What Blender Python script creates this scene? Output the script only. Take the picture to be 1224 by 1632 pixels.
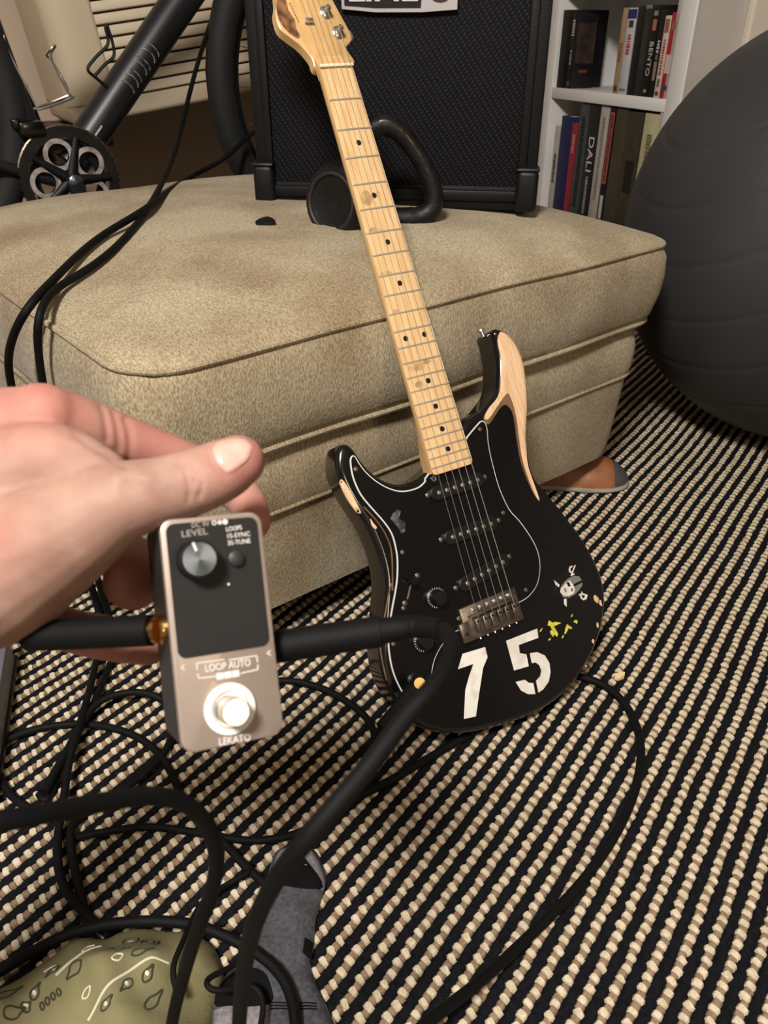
import bpy, bmesh, math, random
import numpy as np
from mathutils import Vector, Matrix
random.seed(7); rng = np.random.default_rng(7)
for o in list(bpy.data.objects): bpy.data.objects.remove(o)
S = bpy.context.scene; COL = S.collection
# ------------------------------------------------------------------ camera
W, HH, F, CX, CY = 1224., 1632., 1248., 612., 816.
CAMH, PITCH = .728, math.radians(31.5)
cd = bpy.data.cameras.new('camera'); cam = bpy.data.objects.new('camera', cd); COL.objects.link(cam)
cam.location = (0, 0, CAMH); cam.rotation_euler = (math.pi/2-PITCH, 0, 0)
cd.sensor_fit = 'VERTICAL'; cd.sensor_height = 36; cd.lens = 36*F/HH
cd.clip_start = .02; cd.clip_end = 30
cd.dof.use_dof = True; cd.dof.focus_distance = .93; cd.dof.aperture_fstop = 16
S.camera = cam
# ------------------------------------------------------------------ light
S.view_settings.view_transform = 'Standard'; S.view_settings.look = 'None'
S.view_settings.exposure = 0.0; S.view_settings.gamma = 1; S.view_settings.use_curve_mapping = False
wd = bpy.data.worlds.new('world'); S.world = wd; wd.use_nodes = True
wd.node_tree.nodes['Background'].inputs[0].default_value = (1, .93, .85, 1)
wd.node_tree.nodes['Background'].inputs[1].default_value = .02
def area(name, loc, tgt, size, power, col):
    l = bpy.data.lights.new(name, 'AREA'); l.shape = 'DISK'; l.size = size; l.energy = power; l.color = col
    o = bpy.data.objects.new(name, l); COL.objects.link(o); o.location = loc
    o.rotation_euler = (Vector(tgt)-Vector(loc)).to_track_quat('-Z', 'Y').to_euler(); return o
area('ceiling_light', (-.48, -.75, 2.33), (-.15, .5, 0), .45, 104, (1, .955, .90))
pl_ = bpy.data.lights.new('floor_lamp_bulb', 'POINT'); pl_.energy = 26; pl_.color = (1, .84, .62); pl_.shadow_soft_size = .17
po_ = bpy.data.objects.new('floor_lamp_bulb', pl_); COL.objects.link(po_); po_.location = (1.12, -1.10, 1.44)
# ------------------------------------------------------------------ helpers
cp, sp = math.cos(PITCH), math.sin(PITCH)
RC = np.stack([[1, 0, 0], [0, sp, cp], [0, cp, -sp]], 1); CAM = np.array([0, 0, CAMH])
def ray(x, y): return RC@np.array([x-CX, CY-y, F])
def onz(x, y, z): d = ray(x, y); return CAM+d*(z-CAMH)/d[2]
def ond(x, y, zc): return CAM+ray(x, y)/F*zc                      # at a depth along the optical axis
def onp(x, y, P, n): d = ray(x, y); return CAM+d*(((np.array(P)-CAM)@n)/(d@n))
def lin(c):
    c = c/255.; return c/12.92 if c <= .04045 else ((c+.055)/1.055)**2.4
def rgb(c): return tuple(lin(v) for v in c)+(1,)
MATS = {}
def mat(name, col, rough=.6, metal=0, col2=None, scale=20, bump=0, bscale=None, spec=.5, coat=0, sss=0, detail=3, stretch=None, emit=0, contrast=(.35, .65)):
    if name in MATS: return MATS[name]
    m = bpy.data.materials.new(name); m.use_nodes = True; nt = m.node_tree; b = nt.nodes['Principled BSDF']; L = nt.links.new
    b.inputs['Base Color'].default_value = rgb(col); b.inputs['Roughness'].default_value = rough; b.inputs['Metallic'].default_value = metal
    b.inputs['Specular IOR Level'].default_value = spec; b.inputs['Coat Weight'].default_value = coat; b.inputs['Coat Roughness'].default_value = .08
    if sss:
        b.inputs['Subsurface Weight'].default_value = sss; b.inputs['Subsurface Radius'].default_value = (1, .35, .2); b.inputs['Subsurface Scale'].default_value = .006
    if emit:
        b.inputs['Emission Color'].default_value = rgb(col); b.inputs['Emission Strength'].default_value = emit
    tc = nt.nodes.new('ShaderNodeTexCoord'); vec = tc.outputs['Object']
    if stretch:
        mp = nt.nodes.new('ShaderNodeMapping'); mp.inputs['Scale'].default_value = stretch; L(vec, mp.inputs[0]); vec = mp.outputs[0]
    if col2 is not None:
        n = nt.nodes.new('ShaderNodeTexNoise'); n.inputs['Scale'].default_value = scale; n.inputs['Detail'].default_value = detail; L(vec, n.inputs['Vector'])
        r = nt.nodes.new('ShaderNodeValToRGB'); r.color_ramp.elements[0].position = contrast[0]; r.color_ramp.elements[1].position = contrast[1]
        r.color_ramp.elements[0].color = rgb(col); r.color_ramp.elements[1].color = rgb(col2); L(n.outputs[0], r.inputs[0]); L(r.outputs[0], b.inputs['Base Color'])
    if bump:
        n2 = nt.nodes.new('ShaderNodeTexNoise'); n2.inputs['Scale'].default_value = bscale or scale; n2.inputs['Detail'].default_value = 2; L(vec, n2.inputs['Vector'])
        bp = nt.nodes.new('ShaderNodeBump'); bp.inputs['Strength'].default_value = bump; bp.inputs['Distance'].default_value = .001; L(n2.outputs[0], bp.inputs['Height']); L(bp.outputs[0], b.inputs['Normal'])
    MATS[name] = m; return m
MW = {}
def empty(name, M):
    o = bpy.data.objects.new(name, None); COL.objects.link(o); o.empty_display_size = .05
    if not isinstance(M, Matrix): M = Matrix.Translation(Vector(M))
    o.matrix_world = M; MW[o.name] = M; return o
def tag(o, label=None, cat=None, group=None, kind=None):
    if label: o['label'] = label
    if cat: o['category'] = cat
    if group: o['group'] = group
    if kind: o['kind'] = kind
    return o
def mk(name, verts, faces, m, parent=None, world=False, smooth=40, mats=None, fm=None, origin=None):
    """one mesh object; verts in the parent's frame, or in world space when world=True"""
    verts = [Vector(v) for v in verts]
    chain = Matrix()
    if parent is not None: chain = MW[parent.name]
    if world and parent is not None:
        inv = chain.inverted(); verts = [inv@v for v in verts]
    if parent is None and world:
        o0 = Vector(origin) if origin is not None else Vector((sum(v.x for v in verts)/len(verts), sum(v.y for v in verts)/len(verts), min(v.z for v in verts)))
        verts = [v-o0 for v in verts]
    me = bpy.data.meshes.new(name); me.from_pydata([tuple(v) for v in verts], [], faces)
    me.validate(); 
    bm = bmesh.new(); bm.from_mesh(me); bmesh.ops.recalc_face_normals(bm, faces=bm.faces); bm.to_mesh(me); bm.free()
    for mm in (mats or [m]): me.materials.append(mm)
    if fm is not None and len(fm) == len(me.polygons): me.polygons.foreach_set('material_index', fm)
    if smooth:
        me.polygons.foreach_set('use_smooth', [True]*len(me.polygons)); me.set_sharp_from_angle(angle=math.radians(smooth))
    o = bpy.data.objects.new(name, me); COL.objects.link(o)
    if parent is not None: o.parent = parent; MW[o.name] = chain
    elif world: o.location = o0; MW[o.name] = Matrix.Translation(o0)
    else: MW[o.name] = Matrix()
    return o
class G:
    def __init__(s): s.v = []; s.f = []
    def add(s, v, f): k = len(s.v); s.v += [tuple(map(float, q)) for q in v]; s.f += [tuple(i+k for i in q) for q in f]; return s
def cr(P, n=8, closed=False):
    P = [np.array(p, float) for p in P]; out = []; N = len(P)
    for i in range(N if closed else N-1):
        g = (lambda k: P[k % N]) if closed else (lambda k: P[min(max(k, 0), N-1)])
        a, b, c, d = g(i-1), g(i), g(i+1), g(i+2)
        for j in range(n):
            t = j/n; out.append(.5*((2*b)+(c-a)*t+(2*a-5*b+4*c-d)*t*t+(3*b-a-3*c+d)*t**3))
    if not closed: out.append(P[-1])
    return out
def tube(P, r, seg=10, closed=False, cap=True):
    """P points (n,3), r radius or list; parallel-transport frames"""
    P = [np.array(p, float) for p in P]; N = len(P); r = [r]*N if np.isscalar(r) else list(r)
    T = [(P[(i+1) % N if closed else min(i+1, N-1)]-P[(i-1) % N if closed else max(i-1, 0)]) for i in range(N)]
    T = [t/(np.linalg.norm(t)+1e-12) for t in T]
    a = np.array([0, 0, 1.]) if abs(T[0][2]) < .9 else np.array([1., 0, 0])
    n = np.cross(T[0], a); n /= np.linalg.norm(n); v = []; f = []
    for i in range(N):
        n = n-T[i]*(n@T[i]); n /= np.linalg.norm(n)+1e-12; b = np.cross(T[i], n)
        for k in range(seg):
            th = 2*math.pi*k/seg; v.append(P[i]+r[i]*(n*math.cos(th)+b*math.sin(th)))
    M_ = N if closed else N-1
    for i in range(M_):
        j = (i+1) % N
        for k in range(seg): f.append((i*seg+k, i*seg+(k+1) % seg, j*seg+(k+1) % seg, j*seg+k))
    if cap and not closed: f.append(tuple(range(seg-1, -1, -1))); f.append(tuple((N-1)*seg+k for k in range(seg)))
    return v, f
def boxg(c, s, bev=0, ax=None, segs=2):
    """box centre c, full size s, in axes ax (3 vectors)"""
    bm = bmesh.new(); bmesh.ops.create_cube(bm, size=1)
    bmesh.ops.scale(bm, vec=Vector(s), verts=bm.verts)
    if bev: bmesh.ops.bevel(bm, geom=bm.edges[:], offset=bev, segments=segs, profile=.5, affect='EDGES')
    v = [np.array(q.co) for q in bm.verts]; bm.verts.index_update(); f = [tuple(q.index for q in p.verts) for p in bm.faces]; bm.free()
    A = np.eye(3) if ax is None else np.stack([np.array(a, float) for a in ax], 1)
    return [A@q+np.array(c, float) for q in v], f
def lathe(prof, c=(0, 0, 0), ax=None, seg=24):
    """prof [(r,h)] about the third axis of ax"""
    A = np.eye(3) if ax is None else np.stack([np.array(a, float) for a in ax], 1); c = np.array(c, float); v = []; f = []
    for r, h in prof:
        for k in range(seg):
            t = 2*math.pi*k/seg; v.append(A@np.array([r*math.cos(t), r*math.sin(t), h])+c)
    for i in range(len(prof)-1):
        for k in range(seg): f.append((i*seg+k, i*seg+(k+1) % seg, (i+1)*seg+(k+1) % seg, (i+1)*seg+k))
    f.append(tuple(range(seg-1, -1, -1))); f.append(tuple((len(prof)-1)*seg+k for k in range(seg)))
    return v, f
def frame(z, x=None):
    z = np.array(z, float); z /= np.linalg.norm(z)
    x = np.array(x, float) if x is not None else (np.array([1., 0, 0]) if abs(z[0]) < .9 else np.array([0, 1., 0]))
    x = x-z*(x@z); x /= np.linalg.norm(x); return (x, np.cross(z, x), z)
def ring_loft(rings, cap=True):
    n = len(rings[0]); v = [p for r in rings for p in r]; f = []
    for i in range(len(rings)-1):
        for k in range(n): f.append((i*n+k, i*n+(k+1) % n, (i+1)*n+(k+1) % n, (i+1)*n+k))
    if cap: f.append(tuple(range(n-1, -1, -1))); f.append(tuple((len(rings)-1)*n+k for k in range(n)))
    return v, f
def area2(P): return .5*sum(P[i][0]*P[(i+1) % len(P)][1]-P[(i+1) % len(P)][0]*P[i][1] for i in range(len(P)))
def inset(P, d):
    P = np.array(P, float)[:, :2]; s = 1 if area2(P) > 0 else -1
    a = np.roll(P, 1, 0); b = np.roll(P, -1, 0); t = b-a; t /= np.linalg.norm(t, axis=1)[:, None]+1e-12
    return P+d*s*np.stack([-t[:, 1], t[:, 0]], 1)
def dist_poly(P):
    A = np.array(P, float)[:, :2]; B = np.roll(A, -1, 0); AB = B-A; L2 = (AB**2).sum(1)+1e-15
    def f(q):
        w = np.array(q[:2])-A; t = np.clip((w*AB).sum(1)/L2, 0, 1); d = w-AB*t[:, None]; return math.sqrt((d**2).sum(1).min())
    return f
def fillpoly(P, maxlen):
    """triangulated, evenly subdivided 2-D polygon -> verts (2d), faces, boundary loop indices"""
    bm = bmesh.new(); vs = [bm.verts.new((p[0], p[1], 0)) for p in P]; bm.faces.new(vs); bm.normal_update()
    bmesh.ops.triangulate(bm, faces=bm.faces[:])
    for _ in range(9):
        e = [e for e in bm.edges if e.calc_length() > maxlen]
        if not e: break
        bmesh.ops.subdivide_edges(bm, edges=e, cuts=1); bmesh.ops.triangulate(bm, faces=[q for q in bm.faces if len(q.verts) > 3])
        inner = [v for v in bm.verts if not v.is_boundary]
        bmesh.ops.smooth_vert(bm, verts=inner, factor=.5, use_axis_x=True, use_axis_y=True)
    bm.verts.index_update(); v = [(q.co.x, q.co.y) for q in bm.verts]; f = [tuple(q.index for q in p.verts) for p in bm.faces]
    be = [(e.verts[0].index, e.verts[1].index) for e in bm.edges if e.is_boundary]; bm.free(); return v, f, be
def solid(P, hf, z0, maxlen):
    """closed lump over a polygon: top at hf(x,y), flat underside at z0"""
    v, f, be = fillpoly(P, maxlen); n = len(v)
    V = [(x, y, hf((x, y))) for x, y in v]+[(x, y, z0) for x, y in v]
    Fs = list(f)+[tuple(i+n for i in reversed(q)) for q in f]+[(a, b, b+n, a+n) for a, b in be]
    return V, Fs
def decal(P, hf, eps, maxlen):
    v, f, be = fillpoly(P, maxlen); n = len(v)
    V = [(x, y, hf((x, y))+eps) for x, y in v]+[(x, y, hf((x, y))-eps) for x, y in v]
    return V, list(f)+[tuple(i+n for i in reversed(q)) for q in f]+[(a, b, b+n, a+n) for a, b in be]
FONT = None
def textg(s, size, depth=.0001, bold=0):
    cu = bpy.data.curves.new('t', 'FONT'); cu.body = s; cu.size = size; cu.extrude = depth; cu.offset = bold; cu.resolution_u = 3
    cu.align_x = 'CENTER'; cu.align_y = 'CENTER'
    o = bpy.data.objects.new('t', cu); COL.objects.link(o); dg = bpy.context.evaluated_depsgraph_get(); me = bpy.data.meshes.new_from_object(o.evaluated_get(dg))
    v = [np.array(q.co) for q in me.vertices]; f = [tuple(p.vertices) for p in me.polygons]
    bpy.data.objects.remove(o); bpy.data.curves.remove(cu); bpy.data.meshes.remove(me); return v, f
def xf(g, A=None, t=(0, 0, 0)):
    v, f = g; A = np.eye(3) if A is None else np.stack([np.array(a, float) for a in A], 1); return [A@np.array(q, float)+np.array(t, float) for q in v], f
# ------------------------------------------------------------------ shared materials
BLK = mat('black_plastic', (11, 11, 12), .5, bump=.15, bscale=300, spec=.3)
RUB = mat('black_rubber', (6, 6, 6), .7, bump=.1, bscale=200, spec=.2)
CHR = mat('chrome', (216, 214, 210), .24, .95)
BRS = mat('brass', (205, 165, 100), .22, 1)
STL = mat('brushed_steel', (165, 160, 155), .35, 1, (120, 115, 110), 60)
# ================================================================== the room
WALLM = mat('wall_paint', (196, 188, 180), .85, col2=(188, 179, 170), scale=3, bump=.1, bscale=120)
def quadbox(P, Q, z0, z1, th):
    """upright slab whose face runs from P to Q (xy), thickness th to the left of P->Q"""
    P = np.array(P, float); Q = np.array(Q, float); d = (Q-P)/np.linalg.norm(Q-P); n = np.array([-d[1], d[0]])*th
    b = [P, Q, Q+n, P+n]; v = [(x, y, z0) for x, y in b]+[(x, y, z1) for x, y in b]
    return v, [(0, 1, 2, 3), (4, 5, 6, 7), (0, 1, 5, 4), (1, 2, 6, 5), (2, 3, 7, 6), (3, 0, 4, 7)]
# right-hand bookcase line: A near end, B far end of the shelf front
A_ = onp(1060, 160, (0, 2.40, 0), np.array([0, 1., 0]))[:2]; B_ = onp(868, 133, (0, 3.0, 0), np.array([0, 1., 0]))[:2]
SU = (B_-A_)/np.linalg.norm(B_-A_); SW = np.array([SU[1], -SU[0]])           # along the shelf, into the shelf
wb0 = np.array([-.6, 2.80]); wbd = np.array([math.cos(math.radians(30)), math.sin(math.radians(30))])
def s_(name, g, m): return tag(mk(name, g[0], g[1], m, world=True, smooth=0), kind='structure')
s_('floor', boxg((1, .7, -.035), (8.2, 6.8, .04)), mat('floor_boards', (70, 52, 40), .6, col2=(60, 44, 34), scale=8))
s_('wall_back', quadbox(wb0-wbd*2.4, wb0+wbd*2.6, -.015, 2.4, .1), mat('wall_back_paint', (196, 176, 154), .6, col2=(184, 163, 141), scale=2, bump=.1, bscale=60))
nearP = A_-SU*.075                                                             # outer edge of the near side panel
s_('wall_right', quadbox(nearP+SW*2.2, nearP+SW*.004, -.015, 2.4, -.09), WALLM)
s_('wall_left', quadbox((-2.7, -2.3), (-2.7, 1.3), -.015, 2.4, .1), WALLM)
s_('wall_front', quadbox((4.6, -2.3), (-2.7, -2.3), -.015, 2.4, .1), WALLM)
s_('wall_side', quadbox((4.6, 3.9), (4.6, -2.3), -.015, 2.4, .1), WALLM)
s_('ceiling', boxg((1, .7, 2.44), (8.2, 6.8, .06)), mat('ceiling_paint', (225, 220, 212), .9, bump=.05, bscale=80))
# cream door casing standing out from the right wall
TRM = mat('cream_gloss_paint', (226, 214, 196), .4, bump=.05, bscale=20)
Wp = np.array([*nearP, 0]); Wn = np.array([SU[0], SU[1], 0])
px0 = onp(1181, 60, Wp, Wn); k0 = (px0[:2]-nearP)@SW
s_('trim_1', boxg((*(nearP+SW*(k0+.045)-SU*.012), 1.1), (.09, .024, 2.2), .006, ax=((*SW, 0), (*(-SU), 0), (0, 0, 1))), TRM)
s_('trim_2', boxg((*(nearP+SW*(k0+.105)-SU*.020), 1.1), (.03, .04, 2.2), .006, ax=((*SW, 0), (*(-SU), 0), (0, 0, 1))), TRM)
# wooden sill under the air conditioner
q = onp(108, 214, np.array([*wb0, 0])-np.array([0, .12, 0]), np.array([wbd[1], -wbd[0], 0]))
s_('trim_3', boxg((q[0], q[1], q[2]), (.24, .06, .07), .006, ax=((*wbd, 0), (-wbd[1], wbd[0], 0), (0, 0, 1))), mat('red_brown_wood', (98, 62, 48), .5, col2=(80, 48, 38), scale=12, stretch=(1, 8, 8)))
# ================================================================== rug
RA = math.radians(54.5); rd = np.array([math.cos(RA), math.sin(RA), 0]); rn = np.array([-math.sin(RA), math.cos(RA), 0])
CREAM = mat('cream_yarn', (216, 202, 177), .95, col2=(192, 177, 150), scale=160, bump=.8, bscale=700, spec=.1)
TAN = mat('tan_yarn', (150, 128, 104), .95, col2=(128, 107, 85), scale=160, bump=.8, bscale=700, spec=.1)
NAVY = mat('black_yarn', (16, 16, 19), .95, col2=(24, 24, 28), scale=200, bump=1, bscale=600, spec=.1)
rugM = Matrix.Rotation(RA, 4, 'Z'); rug = empty('rug', rugM)
tag(rug, 'woven rug of black stripes and knotted cream and tan rows, covering the floor', 'rug')
S0, S1, N0, N1, PER = -.30, 2.20, -.42, 1.9, .0190
mk('backing', *boxg(((S0+S1)/2, (N0+N1)/2, -.0105), (S1-S0, N1-N0, .009)), NAVY, rug, smooth=0)
def wob(s): return .0012*math.sin(s*7)+.0008*math.sin(s*19+1)
def knot_row(seed):
    r = random.Random(seed); g = G(); fm = []; s = S0; i = 0
    while s < S1:
        big = 1.12 if i % 2 == 0 else .92
        a, b, h = .0040*r.uniform(.85, 1.15), .0047*r.uniform(.88, 1.1)*big, .0054*r.uniform(.9, 1.1)*big
        th = r.uniform(-.35, .15)-(.25 if i % 2 == 0 else 0); c_, s__ = math.cos(th), math.sin(th); cy = wob(s)+r.uniform(-.0009, .0009); v = []; f = []
        for j, (e, zz) in enumerate(((1, 0), (.97, .62), (.70, .93))):
            for k in range(8):
                t = 2*math.pi*k/8; sq = 1/max(abs(math.cos(t)), abs(math.sin(t)))**.45; x, y = a*e*math.cos(t)*sq, b*e*math.sin(t)*sq; v.append((s+x*c_-y*s__, cy+x*s__+y*c_, -.0068+h*zz))
        v.append((s, cy, -.0068+h))
        for j in range(2):
            for k in range(8): f.append((j*8+k, j*8+(k+1) % 8, j*8+8+(k+1) % 8, j*8+8+k))
        for k in range(8): f.append((16+k, 16+(k+1) % 8, 24))
        g.add(v, f); fm += [i % 2]*len(f); s += .0061*r.uniform(.9, 1.1); i += 1
    return g, fm
def rib_row(seed):
    r = random.Random(seed); v = []; f = []; n = int((S1-S0)/.005); m = 6
    for i in range(n):
        s = S0+i*.005; ra = r.uniform(.85, 1.12)
        for k in range(m):
            t = math.pi*k/(m-1); v.append((s, wob(s)+.0060*ra*math.cos(t)+r.uniform(-.0004, .0004), -.0066+.0046*ra*math.sin(t)))
    for i in range(n-1):
        for k in range(m-1): f.append((i*m+k, (i+1)*m+k, (i+1)*m+k+1, i*m+k+1))
    return v, f
kv = []; rv = []; nrow = int((N1-N0)/PER)
for i in range(nrow):
    y = N0+.012+i*PER
    if i < 6:
        g, fm = knot_row(i); a = mk('knotted_row', g.v, g.f, None, rug, mats=[CREAM, TAN], fm=fm); kv.append(a)
        v, f = rib_row(50+i); b = mk('black_row', v, f, NAVY, rug); rv.append(b)
    else:
        a = kv[i*5 % 6 if i % 2 else i % 6].copy(); COL.objects.link(a); b = rv[i % 6].copy(); COL.objects.link(b)
    a.location = (random.uniform(0, .004), y, 0); b.location = (0, y+PER/2, 0)
# ================================================================== ottoman
OT, OB = .444, .076
FL = onz(208, 607, OT); FR = onz(1080, 386, OT); od = (FR-FL)[:2]; OL = np.linalg.norm(od); od /= OL; on_ = np.array([-od[1], od[0]]); OD = .90
oM = Matrix(((od[0], on_[0], 0, FL[0]), (od[1], on_[1], 0, FL[1]), (0, 0, 1, 0), (0, 0, 0, 1)))
ott = empty('ottoman', oM); tag(ott, 'beige tweed upholstered ottoman with piped cushion, carrying the amplifier', 'ottoman')
def fabric():
    m = bpy.data.materials.new('beige_tweed'); m.use_nodes = True; nt = m.node_tree; b = nt.nodes['Principled BSDF']; L = nt.links.new
    tc = nt.nodes.new('ShaderNodeTexCoord')
    def noise(sc, det, st=None):
        n = nt.nodes.new('ShaderNodeTexNoise'); n.inputs['Scale'].default_value = sc; n.inputs['Detail'].default_value = det; v = tc.outputs['Object']
        if st:
            mp = nt.nodes.new('ShaderNodeMapping'); mp.inputs['Scale'].default_value = st; mp.inputs['Rotation'].default_value = (.5, .4, .6); L(v, mp.inputs[0]); v = mp.outputs[0]
        L(v, n.inputs['Vector']); return n.outputs[0]
    def ramp(x, c0, c1, p0, p1):
        r = nt.nodes.new('ShaderNodeValToRGB'); r.color_ramp.elements[0].position = p0; r.color_ramp.elements[1].position = p1
        r.color_ramp.elements[0].color = rgb(c0); r.color_ramp.elements[1].color = rgb(c1); L(x, r.inputs[0]); return r.outputs[0]
    weave = noise(560, 2, (1, .42, .42)); big = noise(7, 5)
    c1 = ramp(weave, (140, 128, 106), (186, 174, 149), .34, .64); c2 = ramp(big, (205, 190, 172), (255, 252, 245), .30, .62)
    mx = nt.nodes.new('ShaderNodeMix'); mx.data_type = 'RGBA'; mx.blend_type = 'MULTIPLY'; mx.inputs[0].default_value = 1
    L(c1, mx.inputs[6]); L(c2, mx.inputs[7]); L(mx.outputs[2], b.inputs['Base Color']); b.inputs['Roughness'].default_value = .95; b.inputs['Specular IOR Level'].default_value = .15
    b.inputs['Sheen Weight'].default_value = .15
    bp = nt.nodes.new('ShaderNodeBump'); bp.inputs['Strength'].default_value = .6; bp.inputs['Distance'].default_value = .0015; L(weave, bp.inputs['Height']); L(bp.outputs[0], b.inputs['Normal'])
    return m
FAB = fabric()
def rrect(ins, r=.06, n=8, m=14):
    x0, x1, y0, y1 = ins, OL-ins, ins, OD-ins; P = []
    for cx_, cy_, a0 in ((x1-r, y0+r, -90), (x1-r, y1-r, 0), (x0+r, y1-r, 90), (x0+r, y0+r, 180)):
        arc = [(cx_+r*math.cos(math.radians(a0+90*k/n)), cy_+r*math.sin(math.radians(a0+90*k/n))) for k in range(n+1)]
        if P:
            p = P[-1]; P += [(p[0]+(arc[0][0]-p[0])*k/m, p[1]+(arc[0][1]-p[1])*k/m) for k in range(1, m)]
        P += arc
    p = P[-1]; q = P[0]; P += [(p[0]+(q[0]-p[0])*k/m, p[1]+(q[1]-p[1])*k/m) for k in range(1, m)]
    return P
CRN = .056
def otop(x, y):                                                              # height of the crowned seat at local x, y
    kx = min(abs(2*x/OL-1), 1); ky = min(abs(2*y/OD-1), 1); return OT+CRN*((1-kx**3)*(1-ky**3))**.55
base = rrect(0); cxy = np.array([OL/2, OD/2]); rings = []
def lump(p, z): return .0022*math.sin(p[0]*9+z*30)+.0018*math.sin(p[0]*21+p[1]*17)
for ins, z in ((.03, .318), (.006, .320), (-.002, .335), (-.007, .365), (-.008, .395), (-.006, .425), (0, OT)):
    rings.append([(p[0], p[1]-lump(p, z) if p[1] < .01 else p[1], z) for p in rrect(ins)])
for k in (.985, .96, .92, .86, .78, .68, .55, .4, .25, .1):
    rr = []
    for p in base:
        x, y = cxy+(np.array(p)-cxy)*k; rr.append((x, y, otop(x, y)+.0015*math.sin(x*23+y*11)))
    rings.append(rr)
mk('top_cushion', *ring_loft(rings), FAB, ott, smooth=60)
for z, ins, r in ((OT, -.001, .0036), (.321, .004, .0042)):
    mk('piping', *tube([(p[0], p[1]-(lump(p, z) if p[1] < .01 else 0), z) for p in rrect(ins)], r, 8, True), FAB, ott)
rings = [[(p[0], p[1], z) for p in rrect(i)] for i, z in ((.03, .230), (.014, .230), (.010, .245), (.010, .275), (.013, .300), (.022, .316))]
mk('border_band', *ring_loft(rings), FAB, ott, smooth=60)
mk('piping', *tube([(p[0], p[1], .230) for p in rrect(.0135)], .0028, 8, True), FAB, ott)
rings = [[(p[0], p[1]+.002*math.sin(p[0]*14), z) for p in rrect(i)] for i, z in ((.034, OB), (.028, OB), (.024, .10), (.019, .17), (.016, .229))]
mk('skirt', *ring_loft(rings), FAB, ott, smooth=60)
for x in (.10, OL-.10):
    for y in (.12, OD-.10): mk('foot', *lathe([(.02, 0), (.026, OB+.002)], (x, y, 0), seg=16), mat('dark_wood', (50, 34, 24), .4), ott)
def ottw(x, y):                                                              # seat height at a world point
    d = np.array([x, y])-FL[:2]; return otop(d@od, d@on_)
def ov(p, up=.004):
    q_ = onz(p[0], p[1], .47)
    for _ in range(8): q_ = onz(p[0], p[1], ottw(q_[0], q_[1])+up)
    return q_
# ================================================================== amplifier
aL = ov((413, 325), 0); aR = ov((850, 337), 0); AZ = (aL[2]+aR[2])/2+.001
aL = onz(413, 325, AZ); aR = onz(850, 337, AZ); au = (aR-aL); AWD = np.linalg.norm(au); au /= AWD; an = np.array([au[1], -au[0], 0])   # an faces the camera
aM = Matrix(((au[0], -an[0], 0, aL[0]), (au[1], -an[1], 0, aL[1]), (0, 0, 1, AZ), (0, 0, 0, 1)))
amp = empty('guitar_amplifier', aM); tag(amp, 'black guitar amplifier with woven grille and silver badge, standing on the ottoman', 'amplifier')
AH, AD = .44, .24
TOL = mat('black_tolex', (10, 10, 11), .6, bump=.5, bscale=420, spec=.25)
fr = .030
g = G()
for c, s in (((AWD/2, .105, .0175), (AWD, AD-.03, .035)), ((AWD/2, .105, AH-.0175), (AWD, AD-.03, .035)), ((.0125, .105, AH/2), (.025, AD-.03, AH)), ((AWD-.0125, .105, AH/2), (.025, AD-.03, AH)), ((AWD/2, AD-.02, AH/2), (AWD, .012, AH))):
    g.add(*boxg(c, s, .005))
mk('cabinet', g.v, g.f, TOL, amp)
def grille_mat():
    m = bpy.data.materials.new('grille_cloth'); m.use_nodes = True; nt = m.node_tree; b = nt.nodes['Principled BSDF']; L = nt.links.new
    tc = nt.nodes.new('ShaderNodeTexCoord'); hs = []
    for rot, sc in ((.62, 42), (-.75, 62)):
        mp = nt.nodes.new('ShaderNodeMapping'); mp.inputs['Rotation'].default_value = (0, rot, 0); L(tc.outputs['Object'], mp.inputs[0])
        w = nt.nodes.new('ShaderNodeTexWave'); w.inputs['Scale'].default_value = sc; w.inputs['Distortion'].default_value = .6; w.inputs['Detail'].default_value = 1; L(mp.outputs[0], w.inputs['Vector']); hs.append(w.outputs['Fac'])
    mu = nt.nodes.new('ShaderNodeMath'); mu.operation = 'MULTIPLY'; L(hs[0], mu.inputs[0]); L(hs[1], mu.inputs[1])
    r = nt.nodes.new('ShaderNodeValToRGB'); r.color_ramp.elements[0].color = rgb((7, 7, 8)); r.color_ramp.elements[1].color = rgb((34, 34, 39)); r.color_ramp.elements[0].position = .1; r.color_ramp.elements[1].position = .9
    L(mu.outputs[0], r.inputs[0]); L(r.outputs[0], b.inputs['Base Color']); b.inputs['Roughness'].default_value = .8; b.inputs['Specular IOR Level'].default_value = .2
    bp = nt.nodes.new('ShaderNodeBump'); bp.inputs['Strength'].default_value = .8; bp.inputs['Distance'].default_value = .001; L(mu.outputs[0], bp.inputs['Height']); L(bp.outputs[0], b.inputs['Normal']); return m
mk('grille', *boxg((AWD/2, .006, AH/2), (AWD-.046, .008, AH-.06), .002), grille_mat(), amp)
g = G()
for c, s in (((AWD/2, .001, .021), (AWD-.03, .012, .016)), ((.0225, .001, AH/2), (.013, .012, AH-.02)), ((AWD-.0225, .001, AH/2), (.013, .012, AH-.02))): g.add(*boxg(c, s, .003))
mk('grille_frame', g.v, g.f, BLK, amp)
for x in (.0135, AWD-.0135):
    g = G().add(*boxg((x, .002, .030), (.033, .034, .060), .008, segs=3)); g.add(*boxg((x, .002, .060), (.035, .036, .006), .003))
    mk('corner_guard', g.v, g.f, BLK, amp)
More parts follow.
